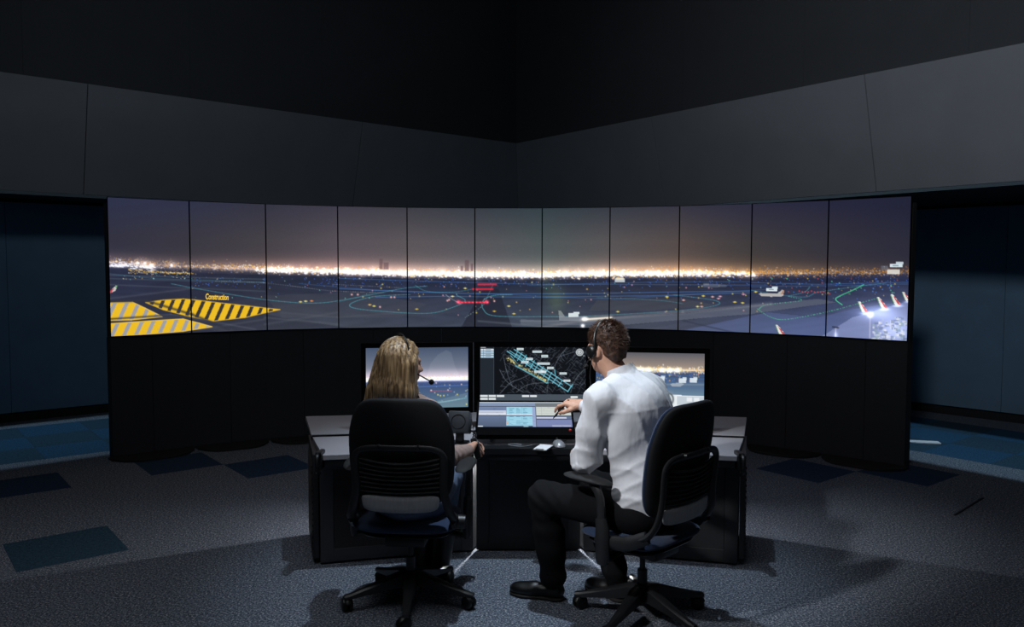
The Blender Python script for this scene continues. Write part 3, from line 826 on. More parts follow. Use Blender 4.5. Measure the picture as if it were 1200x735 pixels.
# ================================================================== CONSOLE DESKS
ZW = 0.66
mir = lambda P: [(0.20 - x, y) for x, y in P]
def desk_unit(label, front, rear, body, side_pt, seam, flip):
    f = (lambda P: mir(P)) if flip else (lambda P: P)
    cx = sum(p[0] for p in f(body)) / 4; cy = sum(p[1] for p in f(body)) / 4
    t = thing('console_desk', label, 'desk', (cx, cy, 0), 0, 'console desk units')
    loc = lambda P: [(x - cx, y - cy) for x, y in f(P)]
    obj('worktop_front', prism(loc(front), ZW - .028, ZW, .002), 'worktop', t)
    obj('worktop_rear', prism(loc(rear), ZW - .028, ZW, .002), 'worktop', t)
    # dark rail along the slot and a dark edge lip under the front edge
    sl = [front[3], front[2], rear[1], rear[0]]
    obj('cable_trough', prism(loc(sl), ZW - .055, ZW - .005), 'bezel', t)
    (x0, y0), (x1, y1) = loc([front[0], front[1]])
    ln = math.hypot(x1 - x0, y1 - y0); an = math.atan2(y1 - y0, x1 - x0)
    obj('edge_rail', bx(((x0 + x1) / 2, (y0 + y1) / 2 + .02, ZW - .048), (ln - .01, .035, .036), .004, Matrix.Rotation(an, 4, 'Z')), 'lip', t, smooth=True)
    P = loc(body)
    # cabinet: inset body, framed front panel
    obj('cabinet', prism(P, 0.012, ZW - .03, .003), 'cab', t)
    a, b = Vector((*P[0], 0)), Vector((*P[1], 0)); d = (b - a); L = d.length; d.normalize(); nn = Vector((d.y, -d.x, 0))
    if nn.y > 0: nn = -nn
    an = math.atan2(d.y, d.x); rt = Matrix.Rotation(an, 4, 'Z')
    bm = bmesh.new(); zc = (ZW - .03) / 2; hh = ZW - .05
    m_ = (a + b) / 2 + nn * .006
    fw = .075
    for s in (-1, 1):
        c = m_ + d * s * (L / 2 - fw / 2); box(bm, (c.x, c.y, zc), (fw, .012, hh), .002, rt)
    for z in (.012 + fw / 2, ZW - .04 - fw / 2): box(bm, (m_.x, m_.y, z), (L - 2 * fw, .012, fw), .002, rt)
    obj('front_frame', bm, 'cabframe' if seam == 'left' else 'cab', t)
    obj('front_panel', bx((m_.x, m_.y, zc), (L - 2 * fw - .004, .006, hh - 2 * fw), .001, rt), 'mesh' if seam == 'left' else 'cab', t)
    if side_pt is not None:
        # louvred end panel
        e0, e1 = Vector((*loc([body[1]])[0], 0)), Vector((*loc([body[2]])[0], 0)) 
        q = (e1 - e0).normalized(); o_ = Vector((q.y, -q.x, 0)); o_ = o_ if (o_.x > 0) == flip else -o_
        an2 = math.atan2(q.y, q.x); Le = (e1 - e0).length; mc = (e0 + e1) / 2 + o_ * .022
        ep = obj('end_panel', bx((mc.x, mc.y, zc + .02), (Le, .03, ZW - .06), .003, Matrix.Rotation(an2, 4, 'Z')), 'cab', t)
        bm = bmesh.new()
        for z in np.linspace(.05, ZW - .10, 16):
            c = mc + o_ * .017; box(bm, (c.x, c.y, z), (Le - .04, .008, .014), 0, Matrix.Rotation(an2, 4, 'Z'))
        obj('louvre', bm, 'black', ep, 'stuff')
        # hook bracket clamped to the outer front corner
        fx, fy = loc([front[1]])[0]
        s = 1 if flip else -1
        bm = bmesh.new(); 
        box(bm, (fx + s * .018, fy + .03, ZW - .03), (.030, .10, .10), .008)
        box(bm, (fx + s * .018, fy - .005, ZW + .014), (.034, .05, .016), .004)
        tube(bm, smooth_path([(fx + s * .02, fy - .01, ZW + .01), (fx + s * .02, fy - .055, ZW - .0), (fx + s * .02, fy - .06, ZW - .07), (fx + s * .02, fy + .0, ZW - .10)], 5), .010, 8)
        obj('hook_bracket', bm, 'black', t, smooth=True)
    return t
lf = [(-.213, 4.552), (-1.04, 4.39), (-1.213, 4.865), (-.243, 5.025)]
lr = [(-.248, 5.10), (-1.239, 4.94), (-1.43, 5.55), (-.293, 5.72)]
lb = [(-.230, 4.739), (-1.09, 4.52), (-1.25, 5.06), (-.181, 4.90)]
dL = desk_unit('console desk wing with pale worktop beside the blond person', lf, lr, lb, 1, 'left', False)
dR = desk_unit('console desk wing with pale worktop beside the person in the white shirt', lf, lr, lb, 1, 'right', True)
cf = [(-.209, 4.552), (.409, 4.552), (.439, 5.03), (-.239, 5.03)]
dC = desk_unit('middle console desk unit under the radar monitor and touch screen', [(.409, 4.552), (-.209, 4.552), (-.239, 5.025), (.439, 5.025)],
               [(.444, 5.10), (-.244, 5.10), (-.289, 5.72), (.489, 5.72)], [(.41, 4.75), (-.21, 4.75), (-.160, 4.90), (.360, 4.90)], None, 'centre', False)
obj('front_pad', bx((.10 - dC.location.x, 4.602 - dC.location.y, ZW + .003), (.612, .098, .007), .002), 'lip', dC)
obj('front_lip', bx((.10 - dC.location.x, 4.547 - dC.location.y, ZW - .012), (.612, .008, .036), .002), 'lip', dC)
# sockets low on the front of the left wing
for k in (0, 1):
    bm = lt([(0, 0), (.016, 0), (.018, -.003), (.018, -.008)], 16, Matrix.Rotation(R(90), 4, 'X'))
    o = obj('socket', bm, 'cabframe', dL, smooth=True)
    o.location = (-.37 + k * .045 - dL.location.x, 4.703 + k * .0115 - .014 - dL.location.y, .10)

# ================================================================== MONITORS ON THE CONSOLE
def monitor(name, label, loc, rz, wd, ht, zb, img, border=.022, bottom=.03, edge=False):
    """local: x right, -y towards the viewer; zb = height of lower edge above the worktop"""
    t = thing(name, label, 'monitor', loc, rz)
    obj('housing', bx((0, .022, zb + ht / 2), (wd, .036, ht), .006), 'bezel', t, smooth=True)
    obj('rear_cover', bx((0, .055, zb + ht / 2), (wd * .6, .05, ht * .6), .02), 'black', t, smooth=True)
    bm = bmesh.new(); y0 = -.001
    for c_, s_ in (((-wd / 2 + border / 2, y0, zb + ht / 2), (border, .012, ht)), ((wd / 2 - border / 2, y0, zb + ht / 2), (border, .012, ht)),
                   ((0, y0, zb + bottom / 2), (wd - 2 * border, .012, bottom)), ((0, y0, zb + ht - border / 2), (wd - 2 * border, .012, border))): box(bm, c_, s_, .0015)
    obj('bezel', bm, 'bezel', t)
    me = screen_mesh('screen', img, (-wd / 2 + border, .001, zb + ht - border), (wd / 2 - border, .001, zb + ht - border), (-wd / 2 + border, .001, zb + bottom))
    mobj('screen', me, 'picture', t)
    if edge: obj('side_trim', bx((wd / 2 + .003, .012, zb + ht / 2), (.006, .03, ht - .01), .002), 'edge', t)
    obj('stand', bx((0, .07, zb / 2 + .07), (.07, .03, zb + .14), .006), 'black', t, smooth=True)
    obj('stand_base', bx((0, .06, .009), (.26, .18, .018), .007), 'black', t, smooth=True)
    return t

def lc(w_, h_, nx, ny, col):
    X, Y = np.meshgrid(np.linspace(0, w_, nx), np.linspace(0, h_, ny)); return Canvas(X, Y, col)

def pic_left():
    C = lc(120, 66, 216, 120, (60, 80, 100)); X, Y = C.X, C.Y; rs = np.random.RandomState(3); h0 = 35
    t = np.clip(Y / h0, 0, 1)[..., None]
    sky = np.array([70, 84, 108]) * (1 - t) + t * np.array([142, 146, 162]); sky = sky + (np.clip((t - .6) / .4, 0, 1) ** 2) * np.array([70, 50, 52])
    s = np.clip((Y - h0) / (66 - h0), 0, 1)[..., None]
    g = np.array([56, 72, 118]) * (1 - s) + s * np.array([92, 122, 140])
    C.I = np.where((Y < h0)[..., None], sky, g) / 255
    C.poly([(70, 36), (75, 18), (84, 8), (94, 3), (100, 6), (104, 20), (112, 36)], (206, 214, 222), .10)  # faint white arc of a screen reflection, painted into the picture
    C.poly([(60, 66), (84, 58), (120, 50), (120, 66)], (130, 152, 162), .35)
    C.add(np.exp(-((Y - h0) / 2.0) ** 2) * .95, (255, 238, 225)); C.add(np.exp(-((Y - h0 + 5) / 6) ** 2) * .20, (255, 210, 200))
    for _ in range(420): C.dot(rs.uniform(0, 120), h0 - abs(rs.normal(0, 2.4)) + 1, rs.uniform(.3, .6), [(255, 220, 170), (255, 255, 255), (255, 190, 120)][rs.randint(3)], .75)
    for _ in range(110): C.dot(rs.uniform(0, 120), h0 + rs.uniform(2, 7), rs.uniform(.3, .6), [(70, 100, 205), (90, 120, 195)][rs.randint(2)], .6)
    for _ in range(45): C.dot(rs.uniform(0, 120), h0 + rs.uniform(4, 30), rs.uniform(.4, .8), [(255, 230, 140), (190, 220, 255)][rs.randint(2)], .7)
    for x in np.linspace(75, 100, 14): C.dot(x, 47.5 + (x - 75) * .02, .5, (240, 90, 100), .85)
    for x, y in [(84, 52), (87, 53), (91, 53), (107, 52), (118, 63)]: C.dot(x, y, .8, (255, 235, 100), .95)
    for x, y in [(76, 47), (82, 39), (96, 47), (112, 41)]: C.dot(x, y, .8, (255, 220, 220), .9)
    C.line(curve2([(60, 48), (72, 58), (90, 60), (118, 56)]), .6, (120, 190, 200), .5)
    C.line([(50, 43), (120, 42)], .5, (90, 140, 230), .5); C.line([(60, 64), (110, 57)], .5, (180, 200, 205), .4)
    return C.linear()

def pic_radar():
    # 119 x 65 photo pixels, drawn in crop units of 583 x 315
    C = lc(583, 315, 238, 130, (14, 17, 22)); rs = np.random.RandomState(9); U = 4.9
    C.rect(0, 0, 76, 270, (34, 40, 48)); C.rect(74, 0, 77, 270, (80, 88, 96), .8)
    for k in range(4):
        C.rect(4, 10 + k * 13.5, 74, 21 + k * 13.5, (178, 204, 222) if k else (210, 224, 234)); C.rect(18, 10, 20, 64, (70, 100, 130), .6)
        C.rect(30, 13 + k * 13.5, 60, 18 + k * 13.5, (90, 120, 150), .6)
    C.rect(4, 2, 32, 6, (200, 204, 210), .8)
    # streets
    for _ in range(420):
        x, y = rs.uniform(110, 583), rs.uniform(0, 270); a = (0.62 if rs.rand() < .5 else -0.95) + rs.normal(0, .2); l = rs.uniform(8, 40)
        C.line([(x, y), (x + l * math.cos(a), y + l * math.sin(a))], 1.3, (92, 100, 112), .60)
    for p in [[(110, 268), (170, 205), (230, 180), (330, 130)], [(108, 130), (150, 200), (240, 262)], [(480, 0), (430, 70), (410, 150), (470, 262)], [(583, 120), (530, 180), (500, 262)], [(200, 260), (270, 215), (390, 205), (540, 215)], [(130, 60), (150, 150), (180, 230)], [(380, 180), (370, 262)], [(420, 60), (540, 20)]]:
        C.line(curve2(p), 2.0, (104, 112, 122), .6)
    CY_ = (120, 210, 232)
    def rw(p, q, wd=3.0, c=CY_): C.line([p, q], wd * .72, c, .92)
    # airfield: two long parallel systems running down to the right
    rw((150, 25), (485, 255), 4); rw((188, 14), (506, 226), 4); rw((165, 22), (290, 112)); rw((200, 40), (455, 215)); rw((190, 100), (375, 205), 4); rw((170, 50), (205, 95)); rw((205, 95), (350, 195))
    rw((485, 255), (510, 216), 4); rw((210, 20), (190, 60)); rw((232, 32), (206, 78)); rw((255, 46), (226, 96)); rw((278, 62), (250, 112)); rw((300, 78), (274, 128)); rw((322, 94), (298, 142)); rw((350, 112), (322, 158)); rw((372, 128), (348, 174)); rw((396, 146), (370, 196)); rw((425, 170), (400, 208)); rw((455, 190), (432, 226)); rw((412, 130), (416, 160)); rw((370, 205), (385, 170))
    for p, q in [((150, 62), (195, 94)), ((205, 100), (310, 160)), ((315, 162), (365, 196))]:
        C.line([p, q], 9, (58, 58, 44), .9); 
        for _ in range(26):
            t = rs.rand(); C.dot(p[0] + (q[0] - p[0]) * t + rs.normal(0, 4), p[1] + (q[1] - p[1]) * t + rs.normal(0, 4), 3, (236, 224, 150), .8)
    rw((195, 108), (370, 208), 3)
    for x, y, w_ in [(202, 6, 38), (290, 21, 50), (338, 46, 36), (228, 80, 38), (315, 88, 70), (252, 62, 40), (300, 135, 66), (370, 114, 36), (438, 145, 40), (460, 186, 38)]:
        C.rect(x, y, x + w_, y + 13, (214, 228, 232), .95); C.rect(x + 5, y + 5, x + w_ - 6, y + 8, (120, 140, 150), .6)
    C.dot(345, 140, 14, (235, 246, 250), .8)
    for r in (18, 10): C.line([(549 + r * math.cos(a), 30 + r * math.sin(a)) for a in np.linspace(0, 6.283, 25)], 2.6, (206, 212, 216), .9)
    C.rect(545, 24, 553, 36, (220, 226, 230), .9); C.line([(527, 30), (571, 30)], 1.5, (190, 196, 200), .6); C.rect(566, 47, 578, 53, (140, 146, 150), .8)
    C.rect(0, 272, 583, 315, (78, 88, 98), .9)
    for x, y, w_ in [(2, 276, 40), (48, 276, 40), (93, 276, 40), (2, 293, 40), (48, 293, 40), (232, 276, 40), (276, 276, 38), (500, 281, 40)]:
        C.rect(x, y, x + w_, y + 12, (226, 232, 234))
    C.rect(2, 309, 40, 313, (190, 196, 200), .8)
    return C.linear()

def pic_right():
    C = lc(122, 54, 220, 98, (240, 246, 250)); X, Y = C.X, C.Y; rs = np.random.RandomState(4); h0 = 15.5; hb = 36
    # only the part from 36 on shows beside the head
    t = np.clip(Y / h0, 0, 1)[..., None]
    sky = np.array([92, 92, 100]) * (1 - t) + t * np.array([176, 156, 138])
    s = np.clip((Y - h0) / (hb - h0), 0, 1)[..., None]; g = np.array([52, 66, 100]) * (1 - s) + s * np.array([104, 132, 156])
    I = np.where((Y < h0)[..., None], sky, g) / 255
    C.I = np.where((Y < hb + (X - 60) * .02)[..., None], I, C.I)
    C.add(np.exp(-((Y - h0) / 1.7) ** 2) * np.interp(X, [0, 60, 122], [1, .75, .25]) * .9, (255, 232, 190))
    for _ in range(330): 
        x = rs.uniform(0, 122); C.dot(x, h0 + rs.normal(-.6, 1.6), rs.uniform(.3, .7), [(255, 190, 80), (255, 230, 170), (255, 255, 255)][rs.randint(3)], .85)
    for x in (46, 52, 60, 75, 84, 92): C.glow(x, h0 - .5, 3, 2, (255, 240, 200), .7)
    for _ in range(110): C.dot(rs.uniform(0, 122), rs.uniform(h0 + 2, h0 + 9), .6, [(80, 120, 220), (90, 140, 230), (230, 200, 120), (230, 110, 110)][rs.randint(4)], .75)
    for y, a in [(19, .5), (21.5, .6), (25, .5), (30, .35)]: C.line([(0, y), (122, y + .6)], .5, (70, 110, 160), a)
    C.line([(40, 28), (122, 27)], .9, (150, 170, 186), .4)
    C.poly([(60, 26.5), (64, 25), (74, 25.5), (74, 27.5), (62, 28)], (190, 196, 204), .75); C.poly([(84, 27), (96, 25.5), (100, 27), (96, 29), (86, 29)], (176, 184, 194), .75)
    for x, y in [(70, 21), (94, 22), (106, 21.5)]: C.rect(x, y, x + 8, y + 4, (222, 234, 242), .92); C.rect(x + 4, y - 1, x + 8.5, y + 1.5, (222, 234, 242), .85)
    # white control panel
    C.dot(83, 40.5, 5.0, (120, 132, 140), 1.0); C.dot(83, 40.5, 4.0, (232, 238, 240), 1.0); C.line([(83, 40.5), (81.5, 38)], .6, (200, 60, 60), .9)
    C.line([(83 + 5 * math.cos(a), 40.5 + 5 * math.sin(a)) for a in np.linspace(0, 6.283, 25)], .7, (96, 104, 110), .9)
    C.rect(92, 37.5, 122, 45.5, (196, 206, 214)); 
    for x in (103, 111): C.rect(x, 38.5, x + 6, 42, (236, 240, 244), .9)
    C.rect(80, 51, 90.5, 53.6, (60, 178, 236)); C.line([(101 + 2.2 * math.cos(a), 51 + 2.2 * math.sin(a)) for a in np.linspace(0, 6.283, 17)], .5, (110, 206, 232), .9)
    C.rect(10, 44, 30, 47, (150, 200, 230), .7); C.rect(121, 45, 122, 53, (220, 60, 60), .9)
    return C.linear()

def pic_touch():
    # crop units 560 x 150
    C = lc(560, 150, 236, 90, (112, 130, 164)); X, Y = C.X, C.Y; rs = np.random.RandomState(12)
    C.I *= (1.12 - .4 * (Y / 150))[..., None]
    C.rect(0, 0, 560, 5, (206, 222, 226)); C.rect(0, 5, 345, 24, (128, 146, 176)); C.rect(0, 24, 345, 30, (70, 76, 88), .9)
    C.rect(345, 5, 560, 30, (112, 118, 122))
    C.rect(0, 52, 165, 80, (196, 204, 222)); C.rect(0, 66, 165, 78, (222, 226, 238)); C.rect(0, 80, 165, 85, (74, 82, 100))
    for k in range(7): C.rect(6, 34 + k * 5.5, 150, 35 + k * 5.5, (86, 100, 134), .5)
    C.rect(168, 30, 325, 142, (160, 212, 232)); 
    for k in range(13): C.rect(170, 34 + k * 8.4, 323, 35.3 + k * 8.4, (96, 152, 178), .8)
    for x in (182, 222, 262, 296): C.rect(x, 30, x + 1.6, 142, (110, 166, 190), .8)
    for _ in range(60): x = rs.choice([188, 228, 268]); y = 38 + 8.4 * rs.randint(12); C.rect(x, y, x + rs.uniform(10, 30), y + 3, (84, 140, 170), .55)
    C.rect(168, 82, 325, 87, (70, 82, 100)); C.rect(168, 74, 325, 82, (226, 226, 240), .8)
    for y in (120, 128): C.rect(170, y, 180, y + 4, (240, 150, 90), .9)
    C.rect(325, 30, 345, 150, (150, 168, 206)); C.rect(345, 30, 348, 150, (84, 92, 112), .8)
    C.rect(350, 30, 560, 82, (206, 212, 206)); 
    for k in range(6): C.rect(352, 36 + k * 8, 558, 37.4 + k * 8, (160, 168, 166), .7)
    for x in (380, 420, 470, 520): C.rect(x, 30, x + 1.5, 82, (168, 176, 176), .7)
    C.rect(350, 82, 560, 88, (70, 76, 92)); C.rect(350, 92, 530, 100, (206, 208, 226)); C.rect(350, 103, 560, 107, (70, 78, 96))
    C.rect(350, 107, 560, 150, (122, 132, 176)); C.rect(440, 140, 552, 147, (196, 200, 222), .7); C.rect(0, 144, 30, 149, (224, 232, 236)); C.rect(270, 146, 300, 150, (190, 220, 236))
    for _ in range(30): x, y = rs.uniform(0, 540), rs.uniform(5, 148); C.rect(x, y, x + rs.uniform(6, 20), y + 1.6, (60, 70, 92), .35)
    return C.linear()

m1 = monitor('monitor', 'monitor with a bright night airfield picture behind the blond head', (-.595, 5.06, ZW), R(8), .700, .450, .11, pic_left(), .030, .036, True)
m2 = monitor('monitor', 'radar map monitor with cyan runways on the middle desk', (.135, 5.16, ZW), 0, .752, .446, .115, pic_radar(), .036, .055, True)
m3 = monitor('monitor', 'monitor with a skyline picture above a white control panel', (.865, 5.04, ZW), R(-9), .735, .450, .085, pic_right(), .032, .030)

ts = thing('touch_screen', 'tilted touch screen with blue tables below the radar map monitor', 'touch screen', (.080, 4.66, ZW))
tw, tl_ = .590, .372; tilt = math.atan2(.147, .337)
rtm = Matrix.Rotation(tilt, 4, 'X')
def tp(x, y, z): return rtm @ Vector((x, y, z)) + Vector((0, 0, .055))
bm = bx((0, 0, 0), (tw, tl_, .028), .006); bmesh.ops.transform(bm, matrix=Matrix.Translation((0, 0, .055)) @ rtm @ Matrix.Translation((0, tl_ / 2, -.015)), verts=bm.verts)
obj('housing', bm, 'bezel', ts, smooth=True)
me = screen_mesh('screen', pic_touch(), tp(-tw / 2 + .014, tl_ - .018, .0008), tp(tw / 2 - .014, tl_ - .018, .0008), tp(-tw / 2 + .014, .088, .0008))
mobj('screen', me, 'picture', ts)
bm = bmesh.new()
for c_, s_ in (((0, .041, .0015), (tw - .004, .078, .004)), ((0, tl_ - .009, .0015), (tw - .004, .014, .004)), ((-tw / 2 + .0075, tl_ / 2, .0015), (.011, tl_ - .01, .004)), ((tw / 2 - .0075, tl_ / 2, .0015), (.011, tl_ - .01, .004))):
    vs = box(bm, c_, s_, .001)
bmesh.ops.transform(bm, matrix=Matrix.Translation((0, 0, .055)) @ rtm, verts=bm.verts)
obj('bezel', bm, 'bezel', ts)
bm = lt([(0, .008), (.006, .007), (.009, .003), (.009, 0)], 14); bmesh.ops.transform(bm, matrix=Matrix.Translation(tp(tw / 2 - .03, .05, .003)) @ rtm, verts=bm.verts)
o = obj('button', bm, 'red', ts, smooth=True); o['label'] = 'small red round button'
for s in (-1, 1):
    obj('support_leg', tb([(s * .2, .06, .065), (s * .2, .06, .012), (s * .2, .16, .0095), (s * .2, .27, .012), (s * .2, .27, .16)], .009, 8, None, 3), 'edge', ts, smooth=True)

# ================================================================== SMALL THINGS ON THE CONSOLE
sp = thing('desk_speaker', 'small charcoal desk loudspeaker on a stand by the blond person', 'speaker', (-.305, 4.70, ZW), R(-8))
rs_ = Matrix.Rotation(R(-18), 4, 'X')
bm = bx((0, 0, 0), (.125, .09, .125), .008); bmesh.ops.transform(bm, matrix=Matrix.Translation((0, 0, .125)) @ rs_, verts=bm.verts)
obj('cabinet', bm, 'speaker', sp, smooth=True)
bm = lt([(0, -.006), (.015, -.002), (.036, -.007), (.041, .003), (.044, .0)], 24, Matrix.Translation((0, 0, .125)) @ rs_ @ Matrix.Translation((0, -.046, 0)) @ Matrix.Rotation(R(90), 4, 'X'))
obj('cone', bm, 'cone', sp, smooth=True)
obj('stand', bx((0, .0, .035), (.045, .045, .07), .006), 'black', sp, smooth=True)
obj('foot', bx((0, 0, .006), (.10, .09, .012), .004), 'black', sp, smooth=True)

ms = thing('computer_mouse', 'silver and black computer mouse with a cable beside the white sleeve', 'mouse', (.270, 4.600, ZW + .0075), R(15))
def mousefn(u, v, side, k): return Vector((.032 * u * (1 - .12 * v), .058 * v, (.004 + (.034 * k * (1 - .35 * v * v)) if side > 0 else .002)))
obj('shell', pillow(12, 14, mousefn, 2.6, 2.2), 'silver', ms, smooth=True)
obj('wheel', tb([(-.004, .035, .034), (.004, .035, .034)], .008, 12), 'black', ms, smooth=True)
obj('cable', tb([(0, .055, .012), (.01, .085, .008), (.04, .10, .004), (.09, .12, .004), (.11, .20, .004)], .0022, 6, None, 6), 'black', ms, smooth=True)
cb = thing('clipboard', 'white sheet on a clipboard jutting over the desk front edge beside the mouse', 'clipboard', (.180, 4.545, ZW + .0075), R(-20))
obj('board', bx((0, 0, .003), (.085, .15, .005), .002), 'black', cb)
obj('sheet', bx((0, -.002, .0065), (.076, .135, .0012)), 'paper', cb)
obj('clip', bx((0, -.068, .009), (.045, .012, .006), .002), 'silver', cb)
for k, (pts, lab) in enumerate([([(.02, 4.585, .671), (.05, 4.60, .673), (.055, 4.63, .671), (.01, 4.64, .671), (-.02, 4.62, .673), (.0, 4.59, .672), (.06, 4.575, .671), (.12, 4.61, .671)], 'thin looped cable lying under the touch screen'),
                                ([(.37, 4.60, .671), (.38, 4.575, .69), (.392, 4.60, .73), (.385, 4.66, .70), (.395, 4.75, .664)], 'short cable arching beside the touch screen end')]):
    o = obj('desk_cable', tb([(x, y, z) for x, y, z in pts], .003, 6, None, 6), 'silver' if k == 0 else 'black', smooth=True); tag(o, lab, 'cable')
#@@CHAIRS
# ================================================================== CHAIRS
def back_curve(x, z):
    """y of the middle of the back: leans back and wraps slightly around the sitter"""
    return -.205 - .16 * max(z - .55, 0.0) ** 1.2 + .55 * x * x
def make_chair(label, loc, rz, base_turn, ay=.055):
    t = thing('office_chair', label, 'chair', loc, rz, 'office chairs at the console')
    # upholstered seat
    def seatfn(u, v, side, k):
        x = .25 * u * (1 - .06 * v); y = .235 * v + .02
        z = .432 + (.038 * k if side > 0 else -.028 * k) - .02 * max(0, v - .4) ** 2 * 2
        return Vector((x, y, z))
    obj('seat', pillow(16, 16, seatfn, 4.0, 4.0), 'fabric', t, smooth=True, sharp=60)
    def panfn(u, v, side, k): return Vector((.225 * u, .20 * v + .01, .396 + (.012 * k if side > 0 else -.022 * k)))
    obj('seat_pan', pillow(12, 12, panfn, 4.0, 4.0), 'chairframe', t, smooth=True)
    # back: black shell with blue cushion facing the sitter
    z0, z1 = .56, 1.085
    def hw(z): return .232 + .022 * math.sin(math.pi * (z - z0) / (z1 - z0)) - .022 * max(0, (z - .9) / .185)
    def backfn(off, tf, tb_):
        def fn(u, v, side, k):
            z = z0 + (z1 - z0) * (v + 1) / 2; x = hw(z) * u
            y = back_curve(x, z) + off + (tf * k if side > 0 else -tb_ * k)
            return Vector((x, y, z))
        return fn
    obj('back_shell', pillow(20, 22, backfn(0, .010, .022), 5.5, 5.0), 'chairback', t, smooth=True, sharp=60)
    obj('back_cushion', pillow(20, 22, backfn(.014, .034, .012), 5.5, 5.0), 'fabric', t, smooth=True, sharp=60)
    # outer frame that arches over the slatted lower back
    def fp(x, z, o=-.045): return (x, back_curve(x, z) + o, z)
    path = [(-.245, -.13, .475), (-.246, -.20, .50), fp(-.226, .565, -.06), fp(-.208, .66, -.058), fp(-.212, .76, -.055), fp(-.205, .82, -.052), fp(-.15, .848), fp(0, .852), fp(.15, .848), fp(.205, .82, -.052), fp(.212, .76, -.055), fp(.208, .66, -.058), fp(.226, .565, -.06), (.246, -.20, .50), (.245, -.13, .475)]
    P = smooth_path(path, 6)
    rad = [.020 - .006 * math.sin(math.pi * i / (len(P) - 1)) for i in range(len(P))]
    fr = bmesh.new(); tube(fr, P, rad, 10, (1.25, .8)); obj('back_frame', fr, 'chairframe', t, smooth=True)
    for s in (-1, 1):
        obj('frame_stud', tb([(s * .095, back_curve(.095, .855) - .03, .858), (s * .095, back_curve(.095, .855) - .066, .860)], [.012, .008], 10), 'chairframe', t, smooth=True)
    # slats
    for k, z in enumerate(np.linspace(.800, .640, 8)):
        pts = [(x, back_curve(x, z) - .044 - .006 * math.cos(x * 7), z - .022 * (1 - (x / .19) ** 2) * (1 - k / 9)) for x in np.linspace(-.19, .19, 9)]
        obj('slat', tb(pts, .0085, 6, (1.0, .75)), 'chairback', t, smooth=True)
    # pale lumbar panel
    def lum(u, v, side, k):
        z = .578 + .043 * v + .006 * u * u; x = .185 * u * (1 + .03 * v); return Vector((x, back_curve(x, z) - .046 + (.006 * k if side > 0 else -.012 * k), z))
    obj('lumbar_panel', pillow(16, 8, lum, 5, 6), 'lumbar', t, smooth=True)
    # side arms carrying the back, armrests
    for s in (-1, 1):
        b = bmesh.new(); tube(b, smooth_path([(s * .246, -.20, .50), (s * .262, -.10, .452), (s * .262, .04, .43), (s * .235, .10, .415)], 5), [.024, .024, .026, .026, .028, .028, .028, .028, .027, .026, .024, .022, .020, .018, .016, .014], 10, (.7, 1.25))
        obj('back_bracket', b, 'chairframe', t, smooth=True)
        b = bmesh.new(); tube(b, [(s * .285, .02, .335), (s * .287, .02, .36), (s * .288, .02, .50), (s * .288, .03, .545)], [.026, .032, .032, .026], 12, (.75, 1.15))
        ap = obj('arm_post', b, 'chairframe', t, smooth=True)
        obj('arm_tube', tb([(s * .288, .025, .50), (s * .289, .035, .64), (s * .287, .045 + (ay - .055) * .6, .705)], .019, 10, (.8, 1.2), 3), 'chairframe', ap, smooth=True)
        obj('arm_foot', tb([(s * .285, .02, .345), (s * .20, .01, .365), (s * .10, .0, .375)], [.02, .022, .02], 8, (1.2, .7)), 'chairframe', t, smooth=True)
        def pad(u, v, side, k, s=s):
            return Vector((s * .285 + .047 * u * (1 + .10 * v) - s * .014 * v * v, ay + .135 * v, .715 + (.014 * k if side > 0 else -.014 * k) - .012 * max(0, -v) ** 3))
        obj('arm_pad', pillow(8, 14, pad, 3.2, 3.0), 'chairback', t, smooth=True, sharp=60)
    # tilt knob, mechanism, gas lift
    obj('tilt_knob', tb([(.235, -.15, .47), (.300, -.15, .47)], [.036, .032], 18), 'chairframe', t, smooth=True)
    obj('mechanism', bx((0, -.01, .358), (.20, .27, .055), .015), 'black', t, smooth=True)
    obj('lever', tb([(.08, .06, .36), (.2, .06, .362), (.25, .06, .365)], [.006, .006, .01], 8), 'black', t, smooth=True)
    b = bmesh.new(); lathe(b, [(0, .335), (.014, .335), (.014, .24), (.024, .24), (.024, .17), (.038, .168), (.044, .10), (.044, .075), (.0, .075)], 20)
    obj('gas_lift', b, 'black', t, smooth=True)
    # star base: five legs, each with its twin-wheel caster
    for k in range(5):
        a = base_turn - rz + k * 2 * math.pi / 5; d = Vector((math.cos(a), math.sin(a), 0)); n = Vector((-d.y, d.x, 0))
        b = bmesh.new(); rings = []
        for r_, zt, zb_, wd in ((.02, .165, .095, .034), (.07, .160, .098, .032), (.19, .122, .082, .024), (.30, .090, .066, .018), (.335, .084, .066, .016)):
            c = d * r_; q = wd * .55
            rings.append([b.verts.new(p) for p in (c - n * wd + Vector((0, 0, zb_)), c + n * wd + Vector((0, 0, zb_)), c + n * wd * .95 + Vector((0, 0, zt - .008)), c + n * q + Vector((0, 0, zt)), c - n * q + Vector((0, 0, zt)), c - n * wd * .95 + Vector((0, 0, zt - .008)))])
        for r0, r1 in zip(rings, rings[1:]):
            for i in range(6): b.faces.new((r0[i], r0[(i + 1) % 6], r1[(i + 1) % 6], r1[i]))
        b.faces.new(rings[0][::-1]); b.faces.new(rings[-1])
        lg = obj('base_leg', b, 'chairframe', t, smooth=True, sharp=35)
        tip = d * .318; wa = a + 1.1 + k * .7; wd_ = Vector((math.cos(wa), math.sin(wa), 0)); ofs = Vector((-wd_.y, wd_.x, 0)) * .012
        cb_ = bmesh.new()
